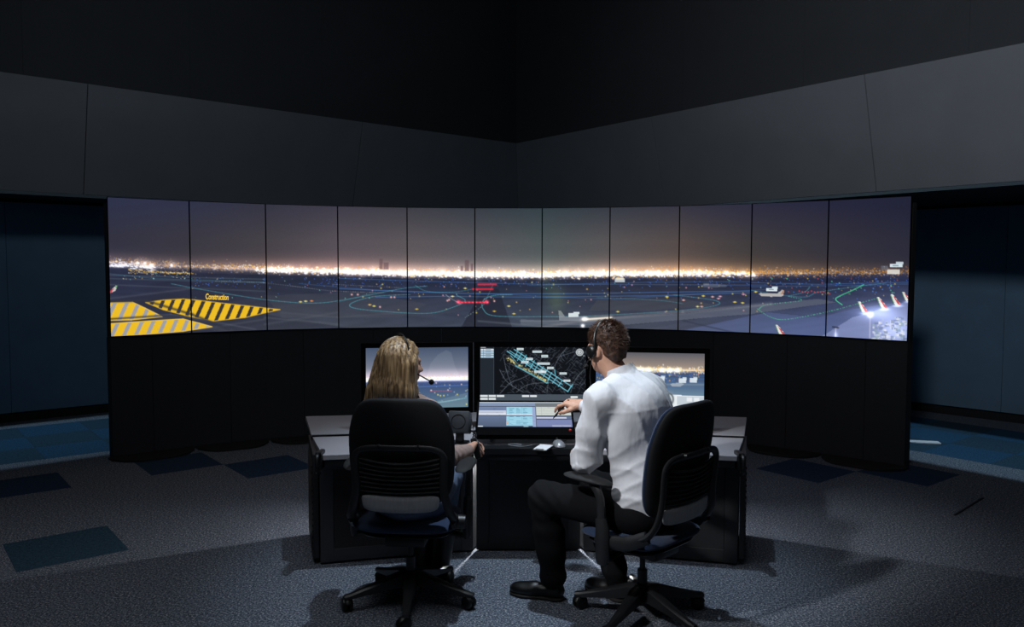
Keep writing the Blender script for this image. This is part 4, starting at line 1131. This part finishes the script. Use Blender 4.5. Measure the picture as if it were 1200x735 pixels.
        for s in (-1, 1):
            c = tip + ofs + wd_ * (s * .015) + Vector((0, 0, .033))
            mt = Matrix.Translation(c) @ wd_.to_track_quat('Z', 'X').to_matrix().to_4x4()
            lathe(cb_, [(0, -.011), (.026, -.011), (.0315, -.007), (.0325, 0), (.0315, .007), (.026, .011), (.012, .0115), (0, .0115)], 20, mt)
        tube(cb_, [tip + Vector((0, 0, .03)), tip + Vector((0, 0, .075))], .008, 8)
        hood = []
        for q in range(7):
            an = R(15 + q * 25); p = tip + ofs + (-ofs.normalized() * math.cos(an) + Vector((0, 0, 1)) * math.sin(an)) * .036 + Vector((0, 0, .033)); hood.append(p)
        tube(cb_, hood, .009, 8, (1.7, .4))
        obj('caster', cb_, 'rubber', lg, smooth=True)
    return t
make_chair('black-backed office chair carrying the blond person', (-.510, 4.00, 0), R(-4), R(-15), .01)
make_chair('swivelled black office chair carrying the person in the white shirt', (.635, 3.83, 0), R(45), R(18), .12)
#@@PEOPLE
# ================================================================== PEOPLE
def head_field(p):
    """local head: origin mid-head, +y face, +z up; height about .235"""
    d = ell_sd(p, (0, -.012, .032), (.074, .094, .090))
    d = smin(d, ell_sd(p, (0, .028, -.040), (.058, .066, .078)), .03)
    d = smin(d, ell_sd(p, (0, .050, -.086), (.034, .034, .026)), .02)
    d = smin(d, cone_sd(p, (-.034, .076, .022), (.034, .076, .022), .013, .013), .016)
    for s in (-1, 1):
        d = smin(d, ell_sd(p, (s * .040, .060, -.026), (.022, .026, .022)), .02)
        d = smax(d, -ell_sd(p, (s * .031, .098, .002), (.017, .014, .012)), .010)
        d = smin(d, ell_sd(p, (s * .031, .080, .002), (.0135, .0125, .011)), .004)
    nose = cone_sd(p, (0, .090, .008), (0, .112, -.030), .008, .0115)
    nose = smin(nose, cone_sd(p, (-.012, .097, -.034), (.012, .097, -.034), .0085, .0085), .01)
    d = smin(d, nose, .010)
    d = smin(d, cone_sd(p, (-.019, .087, -.0575), (.019, .087, -.0575), .0075, .0075), .007)
    d = smin(d, cone_sd(p, (-.017, .085, -.069), (.017, .085, -.069), .0085, .0085), .006)
    d = smax(d, -cone_sd(p, (-.022, .098, -.0628), (.022, .098, -.0628), .0022, .0022), .003)
    for s in (-1, 1):
        e = ell_sd(p, (s * .076, -.010, -.008), (.010, .021, .032), axes((s * .25, 1, -.12)))
        e = smax(e, -ell_sd(p, (s * .087, -.004, -.004), (.008, .011, .018)), .005)
        d = smin(d, e, .008)
    return d
def local(p, o, A): return (p - np.array(o)) @ A

def hand_field(p, side, curl, thumb, spread=.10):
    """local hand: wrist at origin, +y along the hand, palm down (-z); side=+1 thumb on +x"""
    q = p.copy(); q[:, 0] *= side
    d = ell_sd(q, (0, .045, 0), (.040, .056, .0155))
    d = smin(d, cone_sd(q, (0, -.04, 0), (0, .02, 0), .026, .026), .02)
    for k, (x0, L) in enumerate(((.028, .040), (.0095, .045), (-.0095, .042), (-.0275, .033))):
        b = np.array([x0, .088 - .004 * abs(k - 1.2), .0]); ang = 0.0; dx = (x0 / .028) * spread; r = .0092 - .0006 * k
        d = smin(d, cone_sd(q, (x0 * .8, .045, .002), b, .012, r + .001), .012)
        pts = [b]
        for j, fr in enumerate((1.0, .62, .5)):
            ang += curl[k] * (1.0, 1.15, .8)[j]
            b = b + np.array([math.sin(dx) * math.cos(ang), math.cos(dx) * math.cos(ang), -math.sin(ang)]) * L * fr; pts.append(b)
        f = chain_sd(q, pts, [r, r * .97, r * .88, r * .72], .004)
        d = smin(d, f, .004)
    b0 = np.array([.020, .018, -.006]); T = [b0] + [b0 + np.array(v) for v in thumb]
    d = smin(d, chain_sd(q, T, [.017, .0125, .0105, .0085], .008), .010)
    return d

def person_body(name, pos, parts_fields):
    """parts_fields: (field, lo, hi, h, relax); all joined in one skin mesh"""
    vf = []
    for f, lo, hi, h, it in parts_fields:
        v, q = surface_net(f, lo, hi, h); v = relax(v, q, it); vf.append((v - np.array(pos), q))
    return vf_mesh(name, vf)
def cloth(name, f, lo, hi, h, m, parent, pos, it=2):
    v, q = surface_net(f, lo, hi, h); v = relax(v, q, it)
    return mobj(name, vf_mesh(name, [(v - np.array(pos), q)]), m, parent, smooth=True)

def shoe(parent, pos, heel, toe, ank):
    heel = np.array(heel, float); toe = np.array(toe, float); ax = toe - heel; ax[2] = 0; L = np.linalg.norm(ax); A = axes(ax)
    o = heel.copy(); o[2] = 0
    def f(p):
        q = local(p, o, A)
        d = chain_sd(q, [(0, .03, .045), (0, L * .55, .040), (.004, L - .035, .030)], [.036, .037, .030], .02)
        d = smin(d, ell_sd(q, (0, L * .72, .032), (.047, .085, .034)), .02)
        d = smin(d, cone_sd(q, (0, .035, .05), (0, .045, .12), .038, .040), .02)
        d = smax(d, .014 - q[:, 2], .006); return smax(d, q[:, 2] - .115, .006)
    lo = np.minimum(heel, toe) - .08; hi = np.maximum(heel, toe) + .08; lo[2] = -.01; hi[2] = .15
    s = cloth('shoe', f, lo, hi, .006, 'leather', parent, pos, 1)
    def g(p):
        q = local(p, o, A); r = q * np.array([1, 1, 0])
        d = smin(ell_sd(r, (0, L * .72, 0), (.050, .088, 1)), ell_sd(r, (0, .035, 0), (.040, .042, 1)), .03)
        d = smin(d, cone_sd(r, (0, .04, 0), (0, L * .7, 0), .036, .042), .02)
        return np.maximum(d, np.abs(q[:, 2] - .009) - .008)
    cloth('sole', g, lo, hi, .006, 'sole', s, pos, 1)

def headset(label, ho, A, side, boom_pts, wire=None, g=1.0, gx=1.0, cy=-.012):
    """ho/A head frame; side +1 = cup with boom on the local +x ear"""
    ho = np.array(ho); W = lambda q: tuple(ho + A @ np.array(q))
    base = W((0, 0, -.05)); t = thing('headset', label, 'headset', base)
    S = lambda q: tuple(np.array(W(q)) - np.array(base))
    pts = [S((.092 * g * gx * math.sin(a), -.018, .020 + .118 * g * math.cos(a))) for a in np.linspace(R(-98), R(98), 25)]
    b = bmesh.new(); tube(b, pts, .0075, 8, (1.0, .45)); obj('headband', b, 'headset', t, smooth=True)
    for s in (-1, 1):
        mt = Matrix.Translation(S((s * .093 * g * gx, cy, -.006))) @ (Matrix([list(r) for r in A]).to_4x4()) @ Matrix.Rotation(R(90) * s, 4, 'Y')
        b = bmesh.new(); lathe(b, [(0, -.012), (.026, -.012), (.031, -.006), (.031, .004), (.024, .012), (.012, .014), (0, .014)], 20, mt)
        obj('ear_cup', b, 'headset', t, smooth=True)
    b = bmesh.new(); tube(b, smooth_path([S(q) for q in boom_pts], 6), .0032, 8); obj('boom', b, 'headset', t, smooth=True)
    end = Vector(S(boom_pts[-1])); b = bmesh.new(); lathe(b, [(0, -.014), (.008, -.0115), (.0135, -.003), (.0135, .003), (.008, .0115), (0, .014)], 16, Matrix.Translation(end))
    obj('microphone', b, 'foam', t, smooth=True)
    if wire: b = bmesh.new(); tube(b, smooth_path([tuple(np.array(q) - np.array(base)) for q in wire], 6), .003, 6); obj('cable', b, 'headset', t, smooth=True)
    return t

# ---------------------------------------------------------------- the person in the white shirt
MP = (.62, 3.83, 0)
man = thing('person', 'seated person in a white shirt, dark trousers and headset, holding a stylus', 'person', MP)
m_pel, m_wst, m_che, m_nek = (.650, 3.795, .545), (.645, 3.785, .70), (.600, 3.820, .93), (.553, 3.855, 1.115)
m_head = (.462, 3.925, 1.300); yawm = R(38)
Am = axes((-math.sin(yawm), math.cos(yawm), -.16))
m_ls, m_le, m_lw = (.420, 3.725, 1.085), (.352, 3.790, .785), (.362, 4.035, .765)
m_rs, m_re, m_rw = (.690, 3.985, 1.085), (.575, 4.190, .890), (.380, 4.380, .946)
m_lh, m_lk, m_la = (.576, 3.725, .545), (.160, 3.985, .548), (.215, 4.035, .09)
m_rh, m_rk, m_ra = (.715, 3.875, .545), (.440, 4.215, .545), (.535, 4.040, .09)
lat45 = axes((-.707, .707, 0))
hA = axes((-.15, .98, -.10), (0, .1, .99))
rhA = axes((-.90, .42, .10), (0, -.30, .95))
def m_headf(p): return smin(head_field(local(p, m_head, Am)), cone_sd(p, (.478, 3.912, 1.235), (.552, 3.862, 1.10), .057, .064), .03)
def m_handf(p): return smin(hand_field(local(p, m_lw, hA), 1, (.25, .28, .3, .32), ((.026, .022, -.008), (.044, .044, -.014), (.050, .066, -.018))), cone_sd(p, m_lw, np.array(m_lw) * .7 + np.array(m_le) * .3, .028, .033), .015)
def m_rhf(p): return smin(hand_field(local(p, m_rw, rhA), -1, (.42, .66, .80, .88), ((.024, .030, -.014), (.031, .066, -.032), (.020, .094, -.048))), cone_sd(p, m_rw, np.array(m_rw) * .7 + np.array(m_re) * .3, .028, .033), .015)
def m_core(p):
    d = chain_sd(p, [m_pel, m_wst, m_che, m_nek], [.12, .11, .12, .06], .06)
    for a, b, c in ((m_ls, m_le, m_lw), (m_rs, m_re, m_rw)): d = smin(d, chain_sd(p, [m_nek, a, b, c], [.05, .045, .038, .026], .02), .03)
    for a, b, c in ((m_lh, m_lk, m_la), (m_rh, m_rk, m_ra)): d = smin(d, chain_sd(p, [a, b, c], [.07, .05, .036], .02), .03)
    return d
bd = mobj('body', person_body('body', MP, [
    (m_headf, np.array(m_head) - (.15, .15, .26), np.array(m_head) + (.15, .15, .15), .0052, 1),
    (m_handf, np.array(m_lw) - (.14, .12, .14), np.array(m_lw) + (.14, .24, .12), .0045, 1),
    (m_rhf, np.array(m_rw) - (.24, .16, .16), np.array(m_rw) + (.12, .20, .12), .0033, 1),
    (m_core, (.05, 3.55, .03), (.95, 4.40, 1.16), .016, 1)]), 'skin', man, smooth=True)
def m_shirt(p):
    q = local(p, m_che, axes((-.707, .707, 0.0), (.05, 0, 1)))
    d = ell_sd(q, (0, .0, .0), (.200, .135, .22))
    d = smin(d, ell_sd(q, (0, -.025, .10), (.190, .105, .13)), .06)
    d = smin(d, ell_sd(p, np.array(m_wst) - (0, 0, .02), (.178, .150, .19), lat45), .08)
    d = smin(d, ell_sd(p, np.array(m_pel) + (0, 0, .05), (.188, .158, .10), lat45), .05)
    d = smin(d, chain_sd(p, [m_nek, (.49, 3.79, 1.11), m_ls], [.075, .078, .080], .03), .05)
    d = smin(d, chain_sd(p, [m_nek, (.62, 3.92, 1.11), m_rs], [.075, .078, .080], .03), .05)
    d = smin(d, cone_sd(p, m_nek, (.535, 3.865, 1.165), .082, .066), .03)
    dl_ = chain_sd(p, [m_ls, (.385, 3.755, .94), m_le], [.080, .074, .068], .03)
    dl_ = smin(dl_, chain_sd(p, [m_le, np.array(m_le) * .5 + np.array(m_lw) * .5, np.array(m_le) * .07 + np.array(m_lw) * .93], [.066, .058, .040], .03), .025)
    dr_ = chain_sd(p, [m_rs, m_re, np.array(m_re) * .1 + np.array(m_rw) * .9], [.078, .066, .042], .03)
    # folds: gathered around the elbow, hanging down the sleeve, pulled across the back
    rg = lambda x: (1 - np.abs(np.sin(x))) ** 2 - .3
    el = np.exp(-np.linalg.norm(p - np.array(m_le), axis=1) ** 2 / .016)
    u = (p - np.array(m_le)) @ np.array([.35, .45, .80])
    dl_ = dl_ - .012 * el * rg(u * 52 + 1.6 * wob(p, 9)) - .006 * rg(((p - np.array(m_ls)) @ np.array([.70, -.50, .30])) * 42 + 1.5 * wob(p, 6))
    d = smin(smin(d, dl_, .014), dr_, .02)
    lo_ = np.clip((1.00 - p[:, 2]) / .25, 0, 1)
    d = d - .0085 * rg((p @ np.array([.80, .45, .42])) * 26 + 1.9 * wob(p, 6)) * np.clip((p[:, 2] - .52) / .1, 0, 1) - .007 * lo_ * rg((p @ np.array([-.35, .2, .9])) * 30 + 1.8 * wob(p, 6)) + .004 * wob(p, 14)
    yk = q[:, 2] - (.118 - .25 * np.abs(q[:, 0]) ** 1.5); d = d - .0022 * np.exp(-(yk / .006) ** 2) * (q[:, 1] < 0)
    neck = cone_sd(p, (.552, 3.862, 1.12), (.505, 3.895, 1.25), .062, .060)
    return smax(smax(d, -neck, .008), .515 - p[:, 2], .01)
sh = cloth('shirt', m_shirt, (.22, 3.50, .50), (.95, 4.46, 1.22), .0068, 'shirt', man, MP, 1)
# stand-up collar, cuff and yoke seam
An = axes(np.array((.505, 3.895, 1.25)) - np.array((.552, 3.862, 1.12)), (-.5, .5, 1)); ring = []
cpt = np.array((.527, 3.8800, 1.190))
for k in range(25):
    a = 2 * math.pi * k / 24; ring.append(tuple(cpt + An[:, 0] * .0700 * math.cos(a) + An[:, 2] * .0685 * math.sin(a) - np.array(MP)))
b = bmesh.new(); n_ = np.array(An[:, 1])
lo_ = [b.verts.new(tuple(np.array(q) - n_ * .052 + (np.array(q) + np.array(MP) - cpt) * .30)) for q in ring[:-1]]; hi_ = [b.verts.new(tuple(np.array(q) + n_ * .024)) for q in ring[:-1]]; hi2 = [b.verts.new(tuple(np.array(q) + n_ * .021 - (np.array(q) + np.array(MP) - cpt) * .07)) for q in ring[:-1]]; lo2 = [b.verts.new(tuple(np.array(q) - n_ * .05 - (np.array(q) + np.array(MP) - cpt) * .05)) for q in ring[:-1]]
for A_, B_ in ((lo_, hi_), (hi_, hi2), (hi2, lo2), (lo2, lo_)):
    for k in range(24): b.faces.new((A_[k], A_[(k + 1) % 24], B_[(k + 1) % 24], B_[k]))
obj('collar', b, 'shirt', sh, smooth=True, sharp=70)
def m_tr(p):
    d = ell_sd(p, np.array(m_pel) - (0, 0, .01), (.185, .155, .105), lat45)
    d = smin(d, chain_sd(p, [m_lh, m_lk], [.100, .076], .03), .05); d = smin(d, chain_sd(p, [m_rh, m_rk], [.100, .076], .03), .05)
    for k_, a_ in ((m_lk, m_la), (m_rk, m_ra)):
        k_, a_ = np.array(k_), np.array(a_)
        d = smin(d, chain_sd(p, [k_, k_ * .5 + a_ * .5 + np.array([.01, -.012, 0]), a_ + np.array([.0, 0, .02])], [.076, .074, .064], .03), .03)
        kk = np.exp(-np.linalg.norm(p - k_, axis=1) ** 2 / .02)
        d = d + .005 * kk * np.sin(((p - k_) @ np.array([.6, -.3, .75])) * 110 + 2 * wob(p, 8))
    d = d + .005 * np.sin(p[:, 2] * 60 + 3 * wob(p, 6)) * (p[:, 2] < .45) + .004 * wob(p, 13)
    return np.maximum(d, .055 - p[:, 2])
cloth('trousers', m_tr, (.03, 3.55, .04), (.92, 4.34, .68), .0085, 'trouser', man, MP, 1)
shoe(man, MP, (.262, 4.028, 0), (.000, 4.115, 0), m_la)
shoe(man, MP, (.575, 4.005, 0), (.410, 4.195, 0), m_ra)
# short hair: cap plus tufts
def hairline(q): return -.070 + (q[:, 1] + .09) * .66 + .012 * np.sin(q[:, 0] * 60) + .02 * np.clip((np.abs(q[:, 0]) - .05) / .03, 0, 1) * (q[:, 1] > -.02)
def m_hair(p):
    q = local(p, m_head, Am)
    d = smin(ell_sd(q, (0, -.014, .036), (.084, .103, .100)), ell_sd(q, (0, -.056, -.024), (.060, .046, .062)), .03)
    d = d + .003 * wob(q, 45) + .0025 * wob(q, 90)
    ear = cone_sd(q, (-.2, -.004, -.014), (.2, -.004, -.014), .037, .037)
    return smax(smax(d, hairline(q) - q[:, 2], .010), -ear, .008)
hm = cloth('hair', m_hair, np.array(m_head) - .17, np.array(m_head) + .17, .0045, 'brown', man, MP, 1)
b = bmesh.new(); rr = random.Random(3)
for _ in range(2600):
    th = rr.uniform(0, 6.283); ph = math.acos(rr.uniform(-.45, 1))
    nrm = np.array([math.sin(ph) * math.sin(th), math.sin(ph) * math.cos(th), math.cos(ph)])
    q = nrm * np.array([.083, .102, .098]) + np.array([0, -.014, .036])
    if q[2] < float(hairline(q[None])[0]) + .008: continue
    if abs(q[0]) > .06 and abs(q[1] + .004) < .046 and q[2] < .034: continue
    fl_ = np.array([rr.uniform(-.3, .3), -.55 + 1.2 * max(0, nrm[2]) * (nrm[1] > 0), -.35 * (1 - nrm[2])]); L_ = rr.uniform(.010, .020) * (1.15 if nrm[2] > .4 else .75)
    e = q + (nrm * .75 + fl_) * L_; md = q + (nrm * .55 + fl_ * .35) * L_ * .6
    W = lambda z: tuple(np.array(m_head) + Am @ z - np.array(MP))
    tube(b, [W(q - nrm * .004), W(md), W(e)], [.0016, .0013, .0004], 3, None, False)
o = obj('hair_tufts', b, 'brown', hm, 'stuff', smooth=True)
headset('black headset on the brown-haired head', m_head, Am, -1, [(-.095, .0, -.02), (-.098, .035, -.050), (-.075, .085, -.072), (-.045, .112, -.076)],
        [tuple(np.array(m_head) + Am @ np.array(q)) for q in ((-.093, .012, -.03), (-.10, .03, -.12), (-.095, .035, -.20))], 1.0, 1.0, .014)
# stylus between thumb and fingers
pq = np.array(m_rw) + rhA @ np.array((-.036, .122, -.055)); dv = np.array((-.62, .15, -.77)); dv /= np.linalg.norm(dv)
tip = pq + dv * .045; tail = pq - dv * .095
pen = thing('stylus', 'black stylus held in the fingers of the white-shirted person', 'stylus', tuple(tip))
obj('barrel', tb([tuple(tail - tip), tuple(tail - tip + dv * .006), tuple(-dv * .022)], [.0045, .0058, .0058], 12), 'black', pen, smooth=True)
obj('tip', tb([tuple(-dv * .022), tuple(-dv * .006), (0, 0, 0)], [.0055, .0028, .0008], 12), 'bezel', pen, smooth=True)

# ---------------------------------------------------------------- the blond person
WP = (-.51, 3.95, 0)
wom = thing('person', 'seated person with long straight blond hair, headset, beige top and jeans', 'person', WP)
w_pel, w_wst, w_che, w_nek = (-.505, 3.94, .540), (-.515, 3.90, .70), (-.525, 3.885, .90), (-.532, 3.895, 1.055)
w_head = (-.537, 3.925, 1.222); yaww = R(-56)
Aw = axes((-math.sin(yaww), math.cos(yaww), -.06))
w_rs, w_re, w_rw = (-.402, 3.875, .995), (-.325, 3.990, .745), (-.228, 4.195, .735)
w_ls, w_le, w_lw = (-.675, 3.915, 1.005), (-.700, 4.010, .770), (-.560, 4.215, .755)
w_rh, w_rk, w_ra = (-.405, 3.955, .545), (-.335, 4.385, .540), (-.395, 4.345, .09)
w_lh, w_lk, w_la = (-.600, 3.985, .545), (-.535, 4.400, .540), (-.505, 4.345, .09)
whA = axes((.20, .93, .10), (-.60, .10, .80))
wlA = axes((.6, .75, -.15), (0, .2, 1))
def w_headf(p): return smin(head_field(local(p, w_head, Aw) * 1.05) / 1.05, cone_sd(p, (-.535, 3.91, 1.16), w_nek, .047, .052), .025)
def w_handf(p): return smin(hand_field(local(p, w_rw, whA) * .96, -1, (.62, .70, .75, .8), ((.026, .018, .004), (.038, .044, .014), (.036, .074, .014))) / .96, cone_sd(p, w_rw, np.array(w_rw) * .7 + np.array(w_re) * .3, .024, .028), .015)
def w_lhf(p): return smin(hand_field(local(p, w_lw, wlA) * 1.08, 1, (.25, .3, .3, .35), ((.026, .022, -.008), (.044, .044, -.014), (.050, .066, -.018))) / 1.08, cone_sd(p, w_lw, np.array(w_lw) * .7 + np.array(w_le) * .3, .024, .028), .015)
def w_core(p):
    d = chain_sd(p, [w_pel, w_wst, w_che, w_nek], [.11, .09, .10, .05], .06)
    for a, b_, c in ((w_ls, w_le, w_lw), (w_rs, w_re, w_rw)): d = smin(d, chain_sd(p, [w_nek, a, b_, c], [.045, .038, .032, .022], .02), .03)
    for a, b_, c in ((w_lh, w_lk, w_la), (w_rh, w_rk, w_ra)): d = smin(d, chain_sd(p, [a, b_, c], [.065, .046, .032], .02), .03)
    return d
mobj('body', person_body('body', WP, [
    (w_headf, np.array(w_head) - (.15, .15, .24), np.array(w_head) + (.15, .15, .15), .0052, 1),
    (w_handf, np.array(w_rw) - (.14, .14, .14), np.array(w_rw) + (.16, .22, .14), .0036, 1),
    (w_lhf, np.array(w_lw) - (.16, .16, .14), np.array(w_lw) + (.20, .22, .12), .0045, 1),
    (w_core, (-.85, 3.72, .03), (-.15, 4.50, 1.09), .016, 1)]), 'skin', wom, smooth=True)
lw_ = axes((.12, .99, 0))
def w_top(p):
    d = ell_sd(p, w_che, (.165, .112, .19), lw_)
    d = smin(d, ell_sd(p, np.array(w_wst) - (0, 0, .03), (.150, .115, .16), lw_), .07)
    d = smin(d, ell_sd(p, np.array(w_pel) + (0, 0, .06), (.170, .130, .09), lw_), .05)
    d = smin(d, chain_sd(p, [w_nek, w_rs], [.058, .064], .03), .04); d = smin(d, chain_sd(p, [w_nek, w_ls], [.058, .064], .03), .04)
    for s_, e_, r_ in ((w_rs, w_re, w_rw), (w_ls, w_le, w_lw)):
        r2 = np.array(e_) * .06 + np.array(r_) * .94
        a = chain_sd(p, [s_, e_, np.array(e_) * .5 + r2 * .5, r2], [.060, .047, .043, .035], .02)
        el = np.exp(-np.linalg.norm(p - np.array(e_), axis=1) ** 2 / .012)
        a = a + .004 * el * np.sin(((p - np.array(e_)) @ np.array([.4, .8, .4])) * 150 + 2 * wob(p, 9))
        d = smin(d, a, .02)
    d = d + .004 * wob(p, 14)
    neck = cone_sd(p, w_nek, (-.535, 3.91, 1.16), .054, .052)
    return smax(smax(d, -neck, .008), .535 - p[:, 2], .01)
cloth('blouse', w_top, (-.85, 3.72, .52), (-.14, 4.32, 1.14), .008, 'blouse', wom, WP, 1)
def w_jn(p):
    d = ell_sd(p, w_pel, (.178, .140, .095), lw_)
    for h_, k_, a_ in ((w_rh, w_rk, w_ra), (w_lh, w_lk, w_la)):
        k2, a2 = np.array(k_), np.array(a_)
        d = smin(d, chain_sd(p, [h_, k_], [.092, .064], .03), .04)
        d = smin(d, chain_sd(p, [k_, k2 * .5 + a2 * .5, a2 + np.array([0, 0, .02])], [.064, .056, .048], .03), .02)
    d = d + .003 * wob(p, 15)
    return np.maximum(d, .06 - p[:, 2])
cloth('jeans', w_jn, (-.80, 3.76, .04), (-.18, 4.52, .68), .009, 'jeans', wom, WP, 1)
shoe(wom, WP, (-.385, 4.300, 0), (-.400, 4.530, 0), w_ra)
shoe(wom, WP, (-.515, 4.300, 0), (-.500, 4.530, 0), w_la)
for k_, a_, hx in ((w_rk, w_ra, 0), (w_lk, w_la, 0)):
    k2, a2 = np.array(k_), np.array(a_)
    cloth('boot_shaft', lambda p, k2=k2, a2=a2: np.maximum(np.maximum(chain_sd(p, [a2 + np.array([0, 0, -.01]), a2 * .55 + k2 * .45], [.058, .069], .02) + .002 * wob(p, 18), p[:, 2] - .345), .03 - p[:, 2]), np.minimum(k2, a2) - .10, np.maximum(k2, a2) + .10, .009, 'leather', wom, WP, 1)
# long straight hair: a smooth under-layer and many locks over it
def w_hairf(p):
    q = local(p, w_head, Aw)
    d = ell_sd(q, (0, -.014, .034), (.084, .104, .098))
    d = smax(d, -(q[:, 2] + .012 + np.clip(.055 - q[:, 1], 0, 1) * 3.0), .01)
    d = smax(d, q[:, 1] - .066 + (q[:, 2] < .05) * .02, .01)
    d = smin(d, chain_sd(p, [(-.555, 3.862, 1.26), (-.565, 3.835, 1.12), (-.575, 3.830, .98)], [.078, .062, .052], .03), .05)
    d = smin(d, chain_sd(p, [(-.600, 3.885, 1.24), (-.630, 3.855, 1.12), (-.645, 3.842, .98)], [.050, .050, .044], .03), .04)
    d = smin(d, chain_sd(p, [(-.500, 3.845, 1.22), (-.500, 3.832, 1.10), (-.500, 3.830, .98)], [.052, .046, .040], .03), .04)
    return d + .0025 * np.sin(p[:, 0] * 260 + 4 * wob(p, 5))
hw_ = cloth('hair', w_hairf, (-.74, 3.74, .93), (-.40, 4.05, 1.36), .006, 'blond', wom, WP, 1)
b = bmesh.new(); rr = random.Random(5); Wh = lambda q: np.array(w_head) + Aw @ np.array(q)
for _ in range(760):
    az = rr.uniform(R(72), R(292))                   # azimuth from the face, around the back
    sx, sy, sz = .087 + rr.uniform(-.003, .003), .107 + rr.uniform(-.003, .003), .100 + rr.uniform(-.002, .003)
    pts = []; part = rr.uniform(-.02, .02)
    for th in np.linspace(R(rr.uniform(4, 30)), R(88), 8):
        q = np.array([sx * math.sin(th) * math.sin(az) , sy * math.sin(th) * math.cos(az) - .014, .034 + sz * math.cos(th)])
        pts.append(Wh(q))
    e = pts[-1]; zend = rr.uniform(.97, 1.03)
    # fall: keeps the tangent of the scalp, then drops and spreads a little
    e0 = pts.pop(); e = pts[-1]
    tx = -.572 + (e0[0] + .540) * (1.10 if e0[0] < -.54 else 1.05) + rr.uniform(-.010, .010); ty = 3.800 + max(0, (e0[1] - 3.83)) * .55 + rr.uniform(-.006, .006)
    c1 = np.array([e0[0] * 1.0 + (e0[0] + .537) * .12, e0[1] + (e0[1] - 3.925) * .12, e0[2] - .03]); c2 = np.array([tx, ty, 1.13]); c3 = np.array([tx + rr.uniform(-.012, .014), ty + .004, zend])
    wv = rr.uniform(0, 6.28)
    for s in np.linspace(.14, 1, 11):
        q = (1 - s) ** 3 * e + 3 * (1 - s) ** 2 * s * c1 + 3 * (1 - s) * s * s * c2 + s ** 3 * c3
        pts.append(q + np.array([.003 * math.sin(s * 7 + wv), .002 * math.sin(s * 5 + wv), 0]))
    rads = [.0022] + [.0038] * (len(pts) - 3) + [.0028, .0008]
    tube(b, [tuple(q - np.array(WP)) for q in pts], rads, 4, None, False)
obj('hair_locks', b, 'blond', hw_, 'stuff', smooth=True)
headset('black headset with round foam microphone on the blond head', w_head, Aw, 1, [(.098, .002, -.02), (.098, .045, -.042), (.090, .095, -.066), (.078, .125, -.080)],
        [tuple(np.array(w_head) + Aw @ np.array((.100, -.005, -.03))), (-.47, 3.83, 1.12), (-.44, 3.845, 1.06), (-.42, 3.87, .98)], 1.10, 1.08)
# radio handset in the right hand
hs = thing('radio_handset', 'black handset with a coiled lead gripped by the blond person', 'handset', (-.192, 4.262, .675))
obj('body', bx((0, 0, .055), (.034, .030, .115), .008, Matrix.Rotation(R(-14), 4, 'Y')), 'black', hs, smooth=True)
obj('key', bx((.018, -.004, .07), (.006, .018, .05), .002, Matrix.Rotation(R(-14), 4, 'Y')), 'edge', hs)
coil = [(0.0 - .03 * s + .006 * math.cos(s * 50), .02 + .30 * s + .006 * math.sin(s * 50), .112 + .04 * math.sin(s * 3.0) - .095 * s) for s in np.linspace(0, 1, 70)]
obj('lead', tb(coil, .0022, 5), 'black', hs, smooth=True)
